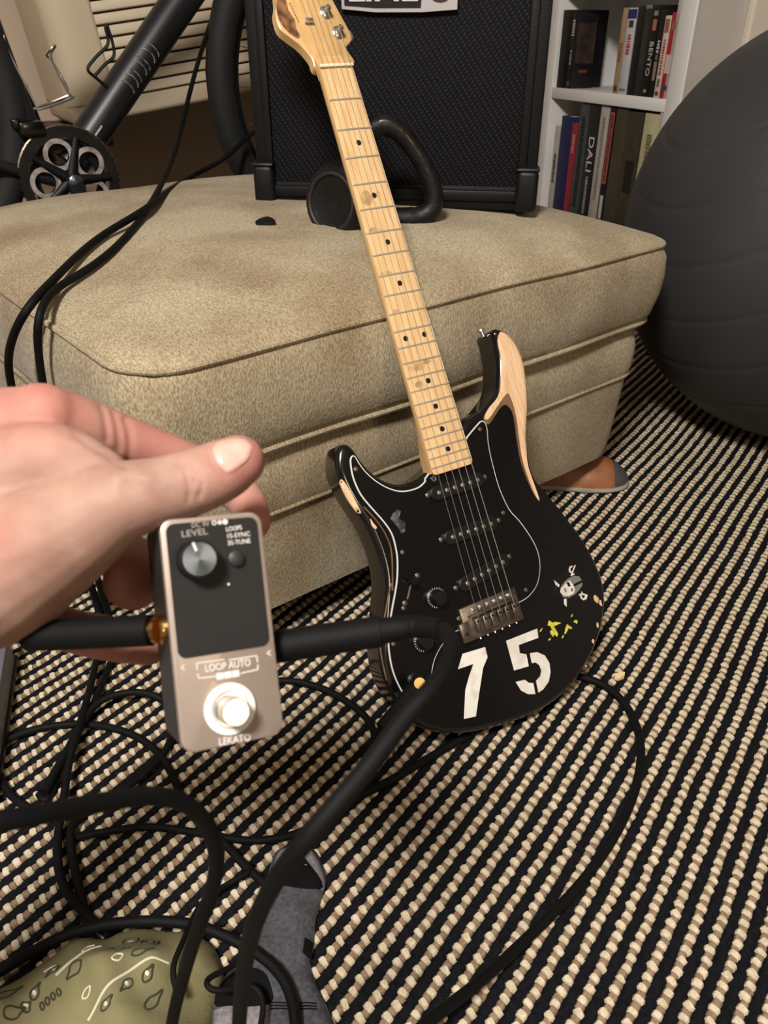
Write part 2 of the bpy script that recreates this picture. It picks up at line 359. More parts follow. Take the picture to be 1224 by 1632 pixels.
# badge: silver frame, black inlay, LINE 6 lettering
def aloc(px, py): 
    P = onp(px, py, aL, an); v = aM.inverted()@Vector(P); return v.x, v.z
bx0, bz0 = aloc(546, 12); bx1, bz1 = aloc(729, 18); bw = bx1-bx0; bcx = (bx0+bx1)/2; bzb = min(bz0, bz1)-.001
bh = .052
def bpoly(ins): return [(bx0+ins, bzb+.004+ins), (bcx-bw*.2, bzb+ins), (bcx+bw*.2, bzb+ins), (bx1-ins, bzb+.003+ins), (bx1-ins, bzb+bh-ins), (bcx, bzb+bh+.003-ins), (bx0+ins, bzb+bh-ins)]
def plate(P, y0, y1): 
    n = len(P); v = [(x, y0, z) for x, z in P]+[(x, y1, z) for x, z in P]; return v, [tuple(range(n)), tuple(range(2*n-1, n-1, -1))]+[(i, (i+1) % n, n+(i+1) % n, n+i) for i in range(n)]
badge = mk('badge', *plate(bpoly(0), -.007, .003), mat('satin_silver', (190, 184, 184), .4, .6), amp)
split = bx0+bw*.70
P = [(bx0+.004, bzb+.008), (bcx-bw*.2, bzb+.005), (split-.002, bzb+.005), (split+.002, bzb+bh-.004), (bx0+.004, bzb+bh-.004)]
mk('badge_inlay', *plate(P, -.0078, -.006), BLK, badge)
v, f = textg('LINE', .042, .0006, .0012); mk('badge_lettering', *xf((v, f), ((1.16, 0, 0), (0, 0, 1), (0, -1, 0)), (bx0+bw*.36, -.0082, bzb+.0265)), mat('badge_white', (205, 200, 200), .4, .3), badge)
v, f = textg('6', .050, .0006, .0015); mk('badge_lettering', *xf((v, f), ((1.3, 0, 0), (0, 0, 1), (0, -1, 0)), (bx0+bw*.85, -.0082, bzb+.0285)), mat('badge_maroon', (52, 26, 32), .4), badge)
# ================================================================== kettlebell lying on its side
IRON = mat('cast_iron', (13, 12, 12), .5, .2, (22, 20, 19), 60, bump=.6, bscale=140, spec=.4)
kz = ov((575, 366), 0); KY = kz[1]+.050
kb = empty('kettlebell', (kz[0], KY, ottw(kz[0], KY)))
tag(kb, 'worn black cast iron kettlebell lying on the ottoman before the amplifier', 'kettlebell')
kn = np.array([0, 1., 0]); kP = (0, KY, 0)
bc = onp(556, 322, kP, kn); kd = np.array([-.50, -.74, .12]); kax = frame(kd, (0, 0, 1))
prof = [(.0001, -.058), (.022, -.056), (.040, -.047), (.053, -.028), (.058, 0), (.055, .022), (.047, .038), (.043, .043), (.039, .043), (.034, .040), (.0001, .040)]
mk('bell', *lathe(prof, bc, kax, 32), IRON, kb, world=True, smooth=50)
mk('base_ring', *tube([bc+kax[2]*.0415+.0375*(kax[0]*math.cos(a)+kax[1]*math.sin(a)) for a in np.linspace(0, 2*math.pi, 32, endpoint=False)], .003, 8, True), mat('worn_iron', (52, 48, 46), .5, .5), kb, world=True)
hp = [onp(*p, kP, kn) for p in ((560, 300), (572, 250), (588, 212), (612, 201), (636, 212), (660, 240), (681, 276), (692, 312), (688, 335), (668, 348), (630, 350), (595, 345))]
hp = [p+np.array([0, .012*math.sin(math.pi*i/11), 0]) for i, p in enumerate(hp)]
mk('handle', *tube(cr(hp, 6), [.016 if i > 55 else .0125+.0035*abs(i-30)/36 for i in range(67)], 14), IRON, kb, world=True)
hw = [p+np.array([-.001, -.0105, .0066]) for p in hp[2:9]]
mk('worn_edge', *tube(cr(hw, 5), [.0016+.0009*random.random() for _ in range(31)], 6), mat('bare_metal', (150, 118, 92), .35, .7, (70, 55, 46), 90), kb, world=True)
# ================================================================== plectrum on the ottoman
q = onz(424, 352, .492); zq = ottw(q[0], q[1]); q = onz(424, 352, zq+.002); 
P = cr([(-.0135, -.010), (0, -.0125), (.0135, -.010), (.0105, .004), (0, .0155), (-.0105, .004)], 5, True)
v = [(x*1.0+q[0], y*.9+q[1], zq+.0035+y*.12) for x, y in P]+[(x+q[0], y*.9+q[1], zq+.0005+y*.12) for x, y in P]; n = len(P)
tag(mk('guitar_pick', v, [tuple(range(n)), tuple(range(2*n-1, n-1, -1))]+[(i, (i+1) % n, n+(i+1) % n, n+i) for i in range(n)], BLK, world=True), 'small black guitar pick lying on the ottoman seat beside the amplifier', 'guitar pick')
# ================================================================== exercise ball
br = .394; bcn = np.array([.866, 1.552, br-.001])
ball = empty('exercise_ball', (bcn[0], bcn[1], 0)); tag(ball, 'large dark grey inflatable exercise ball beside the bookcase', 'exercise ball')
BALLM = mat('ball_vinyl', (56, 56, 57), .5, col2=(52, 52, 53), scale=5, bump=.2, bscale=220, spec=.35)
bax = frame((-.62, -.1, .78)); prof = []
for i in range(361):
    a = -math.pi/2+math.pi*i/360; rr = br
    d = min(abs(math.degrees(a)-k) for k in range(-77, 90, 14)); rr -= .0012*math.exp(-(d/.8)**2)
    prof.append((max(rr*math.cos(a), .0002), rr*math.sin(a)))
mk('ball_shell', *lathe(prof, (0, 0, bcn[2]), bax, 96), BALLM, ball, smooth=80)
mk('valve_plug', *lathe([(.006, -.002), (.006, .002), (.003, .004)], np.array([0, 0, bcn[2]])+bax[0]*br*(1 if bax[0][1] > 0 else -1), frame(bax[0]*(1 if bax[0][1] > 0 else -1)), 12), BLK, ball)
# ================================================================== bookcase along the right-hand wall
WHT = mat('white_laminate', (240, 238, 235), .5, col2=(234, 231, 227), scale=5)
SN = np.array([*(-SW), 0]); SP = np.array([*A_, 0])
def sh(px, py):                                                              # pixel on the shelf front -> (along, z)
    P = onp(px, py, SP, SN); return (P[:2]-A_)@SU, P[2]
bcM = Matrix(((SU[0], SW[0], 0, A_[0]), (SU[1], SW[1], 0, A_[1]), (0, 0, 1, 0), (0, 0, 0, 1)))
ZB = sh(965, 148)[1]; sN0 = sh(1086, 150)[0]; sN1 = sh(1061, 160)[0]; sF1 = sh(868, 132)[0]; sF0 = sh(880, 132)[0]; SDP = .26; ZT2 = ZB+.262
bc_ = empty('bookcase', bcM); tag(bc_, 'white laminate bookcase with open shelves of discs and books behind the exercise ball', 'bookcase')
mk('side_panel', *boxg(((sN0+sN1)/2, SDP/2, .85), (abs(sN1-sN0), SDP, 1.7), .002), WHT, bc_)
mk('side_panel', *boxg(((sF0+sF1)/2, SDP/2, .85), (abs(sF1-sF0), SDP, 1.7), .002), WHT, bc_)
mk('back_panel', *boxg(((sN0+sF1)/2, SDP+.003, .85), (sF1-sN0, .006, 1.7)), WHT, bc_)
ZLO = ZB-.42
for z in (.05, ZLO, ZB, ZT2+.03, ZT2+.33, 1.68): mk('shelf_board', *boxg(((sN1+sF0)/2, SDP/2, z-.016), (sF0-sN1-.0005, SDP-.002, .032), .002), WHT, bc_)
mk('edge_strip', *boxg((sF1+.010, .012, .40), (.016, .02, .80), .002), mat('raw_pine_edge', (178, 128, 64), .6, col2=(160, 110, 52), scale=20), bc_)
PAGE = mat('paper_pages', (214, 204, 184), .9, bump=.3, bscale=300)
def book(name, label, cat, group, s0, s1, zb, h, depth, col, pages=True, back=.004, marks=(), lean=0, col2=None):
    """spine faces the shelf front; marks: (text or None, z0, z1 fraction, w fraction, colour)"""
    if s0 > s1: s0, s1 = s1, s0
    w = s1-s0; t = Matrix.Translation(Vector((0, 0, 0)))
    M4 = bcM@Matrix.Translation(Vector(((s0+s1)/2, back, zb)))@Matrix.Rotation(lean, 4, 'Y')
    o = empty(name, M4); tag(o, label, cat, group)
    m = mat('cover_%d_%d_%d' % col, col, .45, col2=col2 or tuple(max(0, c-10) for c in col), scale=30)
    w2 = w*.97; th = min(.0025, w*.12); g = G()
    g.add(*boxg((0, .0015, h/2), (w2, .003, h), .0008)); g.add(*boxg((-w2/2+th/2, depth/2, h/2), (th, depth, h), .0004)); g.add(*boxg((w2/2-th/2, depth/2, h/2), (th, depth, h), .0004))
    mk('cover', g.v, g.f, m, o)
    if pages: mk('page_block', *boxg((0, depth/2, h/2), (w2-2*th, depth-.006, h-.006)), PAGE, o, smooth=0)
    else: mk('case_core', *boxg((0, depth/2+.002, h/2), (w2-2*th-.0002, depth-.004, h-.001)), m, o, smooth=0)
    for txt, z0, z1, wf, c in marks:
        mm = mat('print_%d_%d_%d' % c, c, .5)
        if txt is None: mk('spine_print', *boxg((0, -.0003, h*(z0+z1)/2), (w2*wf, .0008, h*(z1-z0))), mm, o, smooth=0)
        elif txt == '-':                                                     # print too small to read: a row of short strokes
            g = G(); z = h*z1; rb = random.Random(int(z0*1000)+int(w*1e5))
            while z > h*z0+.004:
                L_ = min(rb.uniform(.003, .0065), z-h*z0); k_ = rb.uniform(.7, 1); g.add(*boxg((rb.uniform(-.05, .05)*w2*wf, -.0003, z-L_/2), (w2*wf*k_, .0008, L_))); z -= L_+rb.uniform(.0012, .0030)
            mk('spine_print', g.v, g.f, mm, o, smooth=0)
        else:
            v, f = textg(txt, 1, .0002, 0); v = np.array(v); ex = np.ptp(v[:, 0]); ey = np.ptp(v[:, 1])
            v[:, 0] *= h*(z1-z0)/ex; v[:, 1] *= w2*wf/ey; v[:, 2] *= .0003/ (abs(v[:, 2]).max()+1e-9)
            # text runs downwards: its x axis points down; u points away from the viewer's right, so mirror
            mk('spine_lettering', [(-q_[1], -.0006-q_[2]*0-.0004*(q_[2] > 0), h*(z0+z1)/2-q_[0]) for q_ in v], f, mm, o, smooth=0)
    return o
def C2(x, y): return 960+x*.1307, y*.1307
def C3(x, y): return 860+x*.1634, 140+y*.1634
cases = [  # left px, right px at the bottom, top y (crop px), colour, label, marks
 (112, 172, 95, (176, 150, 112), 'tan disc case, first of the tight row on the upper shelf', [(None, .03, .10, .6, (84, 60, 40)), ('-', .38, .60, .55, (140, 70, 50))]),
 (175, 280, 95, (206, 206, 214), 'white disc case with a blue top and red lettering on the spine', [(None, .88, .985, 1.0, (40, 44, 110)), (None, .78, .86, .5, (60, 56, 40)), ('-', .46, .70, .42, (196, 52, 60)), (None, .04, .07, .7, (120, 120, 140))]),
 (284, 364, 70, (26, 30, 30), 'black disc case right beside the white one on the upper shelf', []),
 (367, 450, 60, (44, 44, 40), 'charcoal grey disc case with a pale green top edge', [(None, .96, .998, .9, (110, 140, 112)), (None, .3, .8, .6, (54, 52, 46))]),
 (453, 545, 75, (17, 17, 17), 'black disc case with pale capital lettering down its spine', [('BENTO', .24, .62, .5, (200, 200, 196)), (None, .05, .085, .35, (150, 150, 150)), (None, .74, .86, .45, (176, 110, 84)), (None, .90, .95, .5, (140, 140, 120))]),
 (548, 608, 120, (24, 22, 23), 'black disc case with small grey figures printed on its spine', [(None, .20, .42, .55, (140, 126, 108)), ('-', .52, .66, .5, (190, 190, 190)), (None, .44, .5, .4, (120, 108, 100))]),
 (611, 680, 190, (222, 206, 190), 'cream disc case with red lettering near the end of the row', [('-', .25, .72, .45, (180, 48, 52)), (None, .80, .96, .7, (150, 98, 76)), (None, .03, .08, .5, (90, 60, 50)), (None, .14, .24, .4, (120, 96, 70))]),
 (684, 764, 150, (184, 38, 48), 'red disc case at the end of the row by the side panel', [(None, .30, .52, .8, (206, 190, 186)), (None, .80, .9, .6, (150, 100, 90)), (None, .10, .16, .8, (70, 60, 100))]),
]
for x0, x1, ty, col, lab, mk_ in cases:
    yb = 1085+(x0-120)*.11; s0 = sh(*C2(x0, yb))[0]; s1 = sh(*C2(x1, yb))[0]; xt = (x0+x1)/2+145
    h = sh(*C2(xt, ty))[1]-ZB; book('disc_case', lab, 'disc case', 'disc cases on the upper shelf', s0, s1, ZB+.0003, min(max(h, .16), .226), .135, col, False, .004, mk_)
s0, s1 = sh(899, 132)[0], sh(906, 132)[0]
o = book('disc_case', 'dark disc case standing apart with its picture cover showing, upper shelf', 'disc case', 'disc cases on the upper shelf', s0, s1, ZB+.0003, .205, .080, (22, 22, 24), False, .006, [('-', .70, .92, .5, (190, 188, 180)), ('-', .32, .52, .4, (150, 150, 150)), (None, .04, .10, .6, (70, 80, 120))])
w = abs(s1-s0)*.97; mk('cover_picture', *boxg((-w/2-.0003, .042, .125), (.0005, .066, .11), 0), mat('cover_print', (74, 58, 48), .4, col2=(44, 36, 32), scale=30), o, smooth=0)
mk('cover_print', *boxg((-w/2-.0003, .042, .048), (.0005, .03, .008), 0), mat('print_120_40_36', (120, 50, 44), .5), o, smooth=0)
s0, s1 = sh(886, 131)[0], sh(897, 132)[0]; book('disc_case', 'black disc case against the far side panel on the upper shelf', 'disc case', 'disc cases on the upper shelf', s0, s1, ZB+.0003, .215, .14, (18, 18, 21), False, .003)
s0, s1 = sh(969, 146)[0], sh(974, 146)[0]; book('disc_case', 'slim disc case with a blue and white cover leaning inside the upper shelf', 'disc case', 'disc cases on the upper shelf', s0+.002, s1+.002, ZB+.0012, .185, .12, (112, 124, 168), False, .02, [], .06, (40, 40, 60))
books = [  # left, right (crop px at y=800), top y, colour, label, marks
 (84, 132, 380, (196, 190, 178), 'thin white book at the far end of the lower shelf', [('-', .42, .72, .5, (40, 40, 40))]),
 (136, 236, 285, (34, 40, 88), 'dark blue book between the thin white and the red one', []),
 (240, 297, 355, (160, 44, 58), 'slim red book squeezed on the lower shelf', [('-', .72, .90, .4, (200, 150, 140))]),
 (300, 388, 130, (72, 80, 82), 'tall grey green art book with black lettering on its spine', [('-', .20, .90, .45, (20, 20, 22))]),
 (391, 490, 125, (34, 36, 38), 'tall black art book with large white capitals on its spine', [('DALI', .50, .76, .52, (214, 214, 208)), ('-', .16, .46, .24, (160, 160, 156))]),
 (494, 578, 180, (190, 182, 170), 'pale beige tall book with faint grey spine lettering', [('-', .30, .92, .35, (130, 122, 112))]),
 (582, 640, 125, (24, 22, 34), 'narrow black book with a red title strip down the spine', [(None, .44, .96, .62, (176, 84, 72)), ('-', .46, .94, .36, (60, 24, 26)), (None, .17, .35, .5, (196, 196, 180))]),
 (643, 762, 110, (76, 68, 52), 'thick olive brown cloth book without readable title', []),
 (772, 905, 240, (66, 60, 48), 'thick dark olive book with a black stamped label on its spine', [(None, .42, .66, .62, (22, 21, 20))]),
 (915, 1060, 255, (196, 190, 150), 'pale yellow book at the near end, half behind the ball', [('-', .62, .86, .4, (110, 100, 70))]),
]
for x0, x1, ty, col, lab, mk_ in books:
    s0 = sh(*C3(x0, 800))[0]; s1 = sh(*C3(x1, 800))[0]; xt = (x0+x1)/2+(800-ty)*.17
    h = sh(*C3(xt, ty))[1]-ZLO; book('book', lab, 'book', 'books on the lower shelf', s0, s1, ZLO+.0003, min(h, .385), .17, col, True, .012, mk_)
# a third row, only its bottom edge in view
for i, (a, b, c) in enumerate(((960, 985, (60, 44, 40)), (987, 1003, (168, 150, 130)), (1005, 1020, (206, 190, 190)), (1022, 1040, (150, 60, 56)), (1042, 1058, (70, 80, 70)), (1060, 1083, (214, 206, 176)))):
    book('disc_case', ['dark brown', 'tan', 'pale pink', 'brick red', 'grey green', 'cream'][i]+' disc case on the top shelf, only its foot in view', 'disc case', 'disc cases on the top shelf', sh(a, 6)[0], sh(b, 6)[0], ZT2+.0303, .19, .135, c, False)
# ================================================================== air conditioner (tilted) on the back wall
ACP = onp(122, 203, (0, 2.20, 0), np.array([0, 1., 0]))
roll = math.radians(7.5); ya = math.radians(30)
u0 = np.array([math.cos(ya), math.sin(ya), 0]); w0 = np.array([-math.sin(ya), math.cos(ya), 0]); z0 = np.array([0, 0, 1.])
cu_ = u0*math.cos(roll)+z0*math.sin(roll); cv_ = z0*math.cos(roll)-u0*math.sin(roll)
acM = Matrix(((cu_[0], w0[0], cv_[0], ACP[0]), (cu_[1], w0[1], cv_[1], ACP[1]), (cu_[2], w0[2], cv_[2], ACP[2]), (0, 0, 0, 1)))
ac = empty('air_conditioner', acM); tag(ac, 'beige window air conditioner with a slatted grille, behind the bicycle', 'air conditioner')
BEI = mat('aged_beige_plastic', (206, 190, 164), .5, col2=(196, 178, 150), scale=4, bump=.05, bscale=60)
ACW, ACH, ACD = .80, .50, .34
def rr2(x0, x1, y0, y1, r, n=6):
    P = []
    for cx_, cy_, a0 in ((x1-.01, y0+.01, -90), (x1-.01, y1-.01, 0), (x0+.01, y1-.01, 90), (x0+r, y0+r, 180)):
        rr_ = r if a0 == 180 else .01
        P += [(cx_+rr_*math.cos(math.radians(a0+90*k/n)), cy_+rr_*math.sin(math.radians(a0+90*k/n))) for k in range(n+1)]
    return P
g = G()
g.add(*ring_loft([[(x, y, z) for x, y in rr2(i, ACW-i, i, ACD, .05)] for i, z in ((.012, 0), (.003, .004), (0, .012), (0, .045))]))
g.add(*ring_loft([[(x, y, z) for x, y in rr2(i, ACW-i, i, ACD, .05)] for i, z in ((0, ACH-.03), (0, ACH-.01), (.01, ACH))]))
g.add(*ring_loft([[(x, y, z) for x, y in [q_ for q_ in rr2(0, .12, 0, ACD, .05)]] for z in (.04, ACH-.02)]))
g.add(*boxg((ACW/2+.05, ACD/2+.03, ACH/2), (ACW-.12, ACD-.06, ACH-.05))); g.add(*boxg((ACW-.02, ACD/2, ACH/2), (.04, ACD, ACH-.04)))
mk('housing', g.v, g.f, BEI, ac, smooth=50)
mk('grille_recess', *boxg((ACW/2+.05, .0265, ACH/2), (ACW-.14, .004, ACH-.08)), mat('dark_recess', (40, 34, 28), .8), ac, smooth=0)
ns = 16; z = .050
for i in range(ns):
    mk('grille_slat', *boxg((ACW/2+.045, .012, z+.0095), (ACW-.145, .012, .0222), .003, ax=((1, 0, 0), (0, .97, -.22), (0, .22, .97))), BEI, ac); z += .0262
# ================================================================== bicycle behind the ottoman, standing on a low bench
bkd = np.array([.80, .60, 0]); bkn = np.array([.60, -.80, 0]); BKP = np.array([-.74, 1.71, 0])
def bk(px, py, off=0): return onp(px, py, BKP+bkn*off, bkn)
bbp = bk(102, 283)
hubp = None
CARB = mat('matt_black_frame', (24, 25, 27), .38, col2=(30, 30, 33), scale=10, spec=.5)
bike = empty('bicycle', (bbp[0], bbp[1], .2501)); tag(bike, 'black bicycle with a thick down tube, partly hidden behind the ottoman', 'bicycle')
dt0, dt1 = bk(112, 262), bk(330, -60)
mk('down_tube', *tube([dt0+(dt1-dt0)*k/8 for k in range(9)], .0355, 20), CARB, bike, world=True)
st0, st1 = bk(62, 250), bk(-40, -20)
mk('seat_tube', *tube([st0+(st1-st0)*k/6 for k in range(7)], .0225, 16), CARB, bike, world=True)
mk('bottom_bracket', *tube([bbp-bkn*.05, bbp+bkn*.045], .026, 20), BLK, bike, world=True)
# white scuffed lettering along the tube
dd = (dt1-dt0)/np.linalg.norm(dt1-dt0); side = np.cross(bkn, dd); fn = bkn*.93+side*(-.0)+np.array([0, 0, .0])
GREY = mat('scuffed_silver_print', (150, 150, 155), .5, col2=(70, 70, 74), scale=120)
vw = CAM-bk(280, 60); vw = vw-dd*(vw@dd); vw /= np.linalg.norm(vw); sd = np.cross(dd, vw)
for i, (a, b, wd_) in enumerate(((.30, .315, .010), (.325, .345, .013), (.355, .372, .010), (.385, .405, .014), (.415, .43, .010), (.445, .47, .013), (.48, .50, .010))):
    g = G(); L_ = np.linalg.norm(dt1-dt0); c0 = dt0+dd*(L_*(a+.08)); 
    P = [c0+dd*(.0+.012*math.cos(t_)*(1 if i % 2 else .6))+ (vw*math.cos(.20+.55*math.sin(t_))+sd*math.sin(.20+.55*math.sin(t_)))*.0356 for t_ in np.linspace(-1.2, 1.3, 8)]
    mk('tube_lettering', *tube(P, .0011, 5), GREY, bike, world=True)
p0, p1 = bk(143, 226), bk(156, 201); 
mk('silver_sticker', *boxg((p0+p1)/2+vw*.029-sd*.02*0+bkn*.006, (np.linalg.norm(p1-p0), .009, .002), 0, ax=(dd, sd*.95+vw*.3, vw)), GREY, bike, world=True)
# chainrings, spider and crank
ringc = bbp+bkn*.045; cax = (bkd, np.array([0, 0, 1.]), bkn)
def annulus(c, ax, r0, r1, th, n=64, teeth=0):
    v = []; f = []
    for k in range(n):
        a = 2*math.pi*k/n; ro = r1+(teeth if k % 2 else 0)
        for r, h in ((r0, -th/2), (ro, -th/2), (ro, th/2), (r0, th/2)): v.append(c+ax[0]*r*math.cos(a)+ax[1]*r*math.sin(a)+ax[2]*h)
    for k in range(n):
        j = (k+1) % n
        for q_ in range(4): f.append((k*4+q_, j*4+q_, j*4+(q_+1) % 4, k*4+(q_+1) % 4))
    return v, f
R1 = .098
cr_ = mk('chainring', *annulus(ringc, cax, R1-.018, R1, .004, 88, .004), mat('dark_chainring', (16, 15, 15), .5, .3, (30, 27, 25), 40), bike, world=True)
mk('chainring', *annulus(ringc-bkn*.012, cax, R1-.04, R1-.024, .004, 72, .003), BLK, bike, world=True)
mk('chain', *tube([ringc-bkn*.003+bkd*(R1+.003)*math.cos(a)+np.array([0, 0, 1])*(R1+.003)*math.sin(a) for a in np.linspace(-.7, math.pi*.9, 60)], [.0036 if i % 2 else .0028 for i in range(60)], 6), mat('chain_steel', (110, 98, 82), .4, .8), bike, world=True)
for k in range(5):
    a = math.radians(90+72*k-18); dv = bkd*math.cos(a)+np.array([0, 0, 1])*math.sin(a)
    mk('spider_arm', *tube([ringc, ringc+dv*(R1-.016)], [.014, .008], 10), BLK, bike, world=True)
    a2 = a+math.radians(36)
    pl = mk('bash_plate', *annulus(ringc+bkn*.004+(bkd*math.cos(a2)+np.array([0, 0, 1])*math.sin(a2))*.052, cax, .021, .030, .003, 28), mat('white_ring_print', (176, 166, 162), .5, col2=(120, 112, 110), scale=60), bike, world=True)
for dv in (np.array([.18, .02, -.9]), np.array([-.18, -.02, .9])):
    dv = dv-bkn*(dv@bkn); dv /= np.linalg.norm(dv); sgn = 1 if dv[2] < 0 else -1
    mk('crank_arm', *tube([bbp+bkn*.062*sgn+bkn*.008*sgn, bbp+bkn*.066*sgn+dv*.08, bbp+bkn*.07*sgn+dv*.17], [.017, .013, .013], 12), mat('dark_alloy', (70, 74, 80), .3, .8), bike, world=True)
mk('crank_bolt', *lathe([(.014, 0), (.014, .012), (.010, .015)], ringc+bkn*.02, cax, 20), mat('blue_grey_alloy', (120, 130, 142), .25, .9), bike, world=True)
# wire bottle cages
def wire(name, pts, r, m, off=0): return mk(name, *tube(cr([bk(*p[:2], off+(p[2] if len(p) > 2 else 0)) for p in pts], 6), r, 8), m, bike, world=True)
wire('bottle_cage', [(28, 182), (60, 172), (110, 152, .01), (112, 158, .03), (64, 174, .035), (63, 170, .02), (108, 150, -.01), (84, 100, 0), (74, 88, .01), (80, 80, .03), (88, 73, .03), (82, 96, .02), (114, 158, .035)], .0024, CHR)
wire('bottle_cage_rail', [(6, 56), (8, 70), (22, 100), (46, 146), (58, 170)], .0022, CHR, .02)
wire('bottle_cage', [(246, 50), (226, 84), (195, 130), (184, 147), (153, 124), (140, 110), (152, 92), (172, 70), (168, 44), (172, 44), (182, 86), (166, 104), (150, 122)], .0032, BLK, .02)
# front derailleur
g = G(); c = bk(48, 205, .03)
g.add(*boxg(c, (.05, .03, .045), .008, ax=cax)); g.add(*boxg(c+np.array([.004, 0, -.028]), (.05, .008, .012), .003, ax=cax)); g.add(*boxg(c+bkd*(-.024)+np.array([0, 0, .01]), (.02, .02, .03), .006, ax=cax))
mk('front_derailleur', g.v, g.f, mat('shiny_dark_alloy', (60, 58, 56), .2, .9), bike, world=True)
# wheels: the front one shows left of the amplifier
fl = bk(352, 140); WR = .355; fc = fl+bkd*WR
def wheel(c, nm):
    tyre = mk('tyre', *tube([c+bkd*WR*math.cos(a)+np.array([0, 0, 1])*WR*math.sin(a) for a in np.linspace(0, 2*math.pi, 72, endpoint=False)], [.031+.0012*(i % 2) for i in range(72)], 14, True), mat('tyre_rubber', (18, 18, 18), .75, bump=.6, bscale=90), bike, world=True)
    rim = mk('rim', *tube([c+bkd*(WR-.034)*math.cos(a)+np.array([0, 0, 1])*(WR-.034)*math.sin(a) for a in np.linspace(0, 2*math.pi, 72, endpoint=False)], .011, 8, True), BLK, bike, world=True)
    g = G()
    for k in range(24):
        a = 2*math.pi*k/24; h = bkn*(.03 if k % 2 else -.03); b2 = a+(.5 if k % 4 < 2 else -.5)
        g.add(*tube([c+h+(bkd*math.cos(b2)+np.array([0, 0, 1])*math.sin(b2))*.025, c+(bkd*math.cos(a)+np.array([0, 0, 1])*math.sin(a))*(WR-.044)], .0011, 5))
    mk('spokes', g.v, g.f, STL, rim, world=True); mk('hub', *tube([c-bkn*.05, c+bkn*.05], .02, 14), BLK, bike, world=True)
wheel(fc, 'front'); rc = bbp-bkd*.43; rc[2] = fc[2]; wheel(rc, 'rear')
mk('chainstay', *tube([bbp-bkd*.03+bkn*.03, rc+bkn*.06], .012, 10), CARB, bike, world=True)
mk('chainstay', *tube([bbp-bkd*.03-bkn*.03, rc-bkn*.06], .012, 10), CARB, bike, world=True)
mk('seat_stay', *tube([st1, rc+bkn*.06], .010, 10), CARB, bike, world=True); mk('seat_stay', *tube([st1, rc-bkn*.06], .010, 10), CARB, bike, world=True)
hd = dt1+dd*.05; mk('head_tube', *tube([hd-np.array([0, 0, .02]), hd+np.array([-.03, 0, .12])], .027, 14), CARB, bike, world=True)
mk('top_tube', *tube([hd+np.array([-.02, 0, .1]), st1+np.array([0, 0, .05])], .024, 14), CARB, bike, world=True)
for s__ in (-1, 1): mk('fork_blade', *tube([hd+bkn*.05*s__, fc+bkn*.05*s__], [.018, .012], 10), CARB, bike, world=True)
bz = fc[2]-WR-.0325
c = (bbp+np.array([*(bkd[:2]*.12), 0]))
bn = tag(mk('storage_bench', *boxg((c[0], c[1], bz/2), (1.55, .16, bz), .006, ax=(bkd, -bkn, (0, 0, 1))), mat('dark_bench_wood', (74, 54, 42), .5, col2=(60, 44, 34), scale=10), world=True, smooth=0), 'low dark wooden bench under the bicycle wheels, behind the ottoman', 'bench')
bike.location.z = bz; 
for ch in bike.children: ch.location.z -= bz-.2501
# ================================================================== electric guitar leaning on the ottoman
GM = np.array([[.86337143, -.28539929, .41609738], [.50404372, .45022443, -.73704674], [.02301541, .84607636, .53256462]]); Gt = np.array([.13130045, .72771504, .13286871+CAMH-.715])
gM = Matrix([[*GM[i], Gt[i]] for i in range(3)]+[[0, 0, 0, 1]])
gt = empty('electric_guitar', gM); tag(gt, 'worn black left-handed electric guitar painted with 75, leaning against the ottoman', 'guitar')
ZT, TH, RD = -.012, .044, .0075
def gl(px, py, z=ZT):
    d = ray(px, py); n = GM[:, 2]; o = GM@np.array([0, 0, z])+Gt; P = CAM+d*(((o-CAM)@n)/(d@n)); return (GM.T@(P-Gt))[:2]
BO = [(-27, 180), (-42, 175), (-59, 174), (-73, 178), (-86, 187), (-97, 200), (-104, 214), (-109, 228), (-115, 236), (-124, 236), (-131, 227), (-136, 212), (-136, 198), (-133, 181), (-127, 160), (-121, 142), (-118, 122), (-117, 105), (-118, 88), (-122, 70), (-134, 41), (-147, 10), (-153, -13), (-153, -36), (-147, -62), (-132, -91), (-109, -110), (-78, -124), (-37, -134), (8, -140), (48, -139), (87, -129), (119, -111), (142, -91), (160, -68), (172, -42), (175, -17), (170, 14), (159, 47), (144, 80), (131, 105), (120, 125), (116, 140), (117, 158), (122, 182), (134, 212), (143, 240), (149, 266), (149, 288), (143, 307), (132, 320), (121, 324), (115, 319), (115, 309), (114, 298), (112, 284), (106, 266), (97, 250), (84, 240), (69, 232), (56, 229), (44, 226), (33, 219), (20, 208), (6, 197), (-10, 187)]
BO = [(x/1000, y/1000) for x, y in BO]
BO = np.array(cr(BO, 4, True))[:, :2]; bdist = dist_poly(BO)
def bh_(q):
    d = bdist(q); return ZT if d >= RD else ZT-RD+math.sqrt(max(RD*RD-(RD-d)**2, 0))
GLOSS = mat('black_gloss_lacquer', (9, 9, 11), .16, col2=(12, 12, 15), scale=8, coat=.6, spec=.5)
rings = []
for k in range(7):
    a = math.pi/2*k/6; rings.append([(x, y, ZT-TH+RD-RD*math.cos(a)) for x, y in inset(BO, RD*(1-math.sin(a)))])
for k in range(9):
    a = math.pi/2*k/8; rings.append([(x, y, ZT-RD+RD*math.sin(a)) for x, y in inset(BO, RD*(1-math.cos(a)))])
V, Fc = ring_loft(rings, cap=False)
g = G().add(V, Fc)
for rg, flip in ((rings[0], 1), (rings[-1], 0)):
    fv, ff, _ = fillpoly([(p[0], p[1]) for p in rg], 9); z_ = rg[0][2]; g.add([(x, y, z_) for x, y in fv], ff)
V = np.array(g.v); bm = bmesh.new(); vs = [bm.verts.new(p) for p in g.v]
for q_ in g.f:
    try: bm.faces.new([vs[i] for i in q_])
    except ValueError: pass
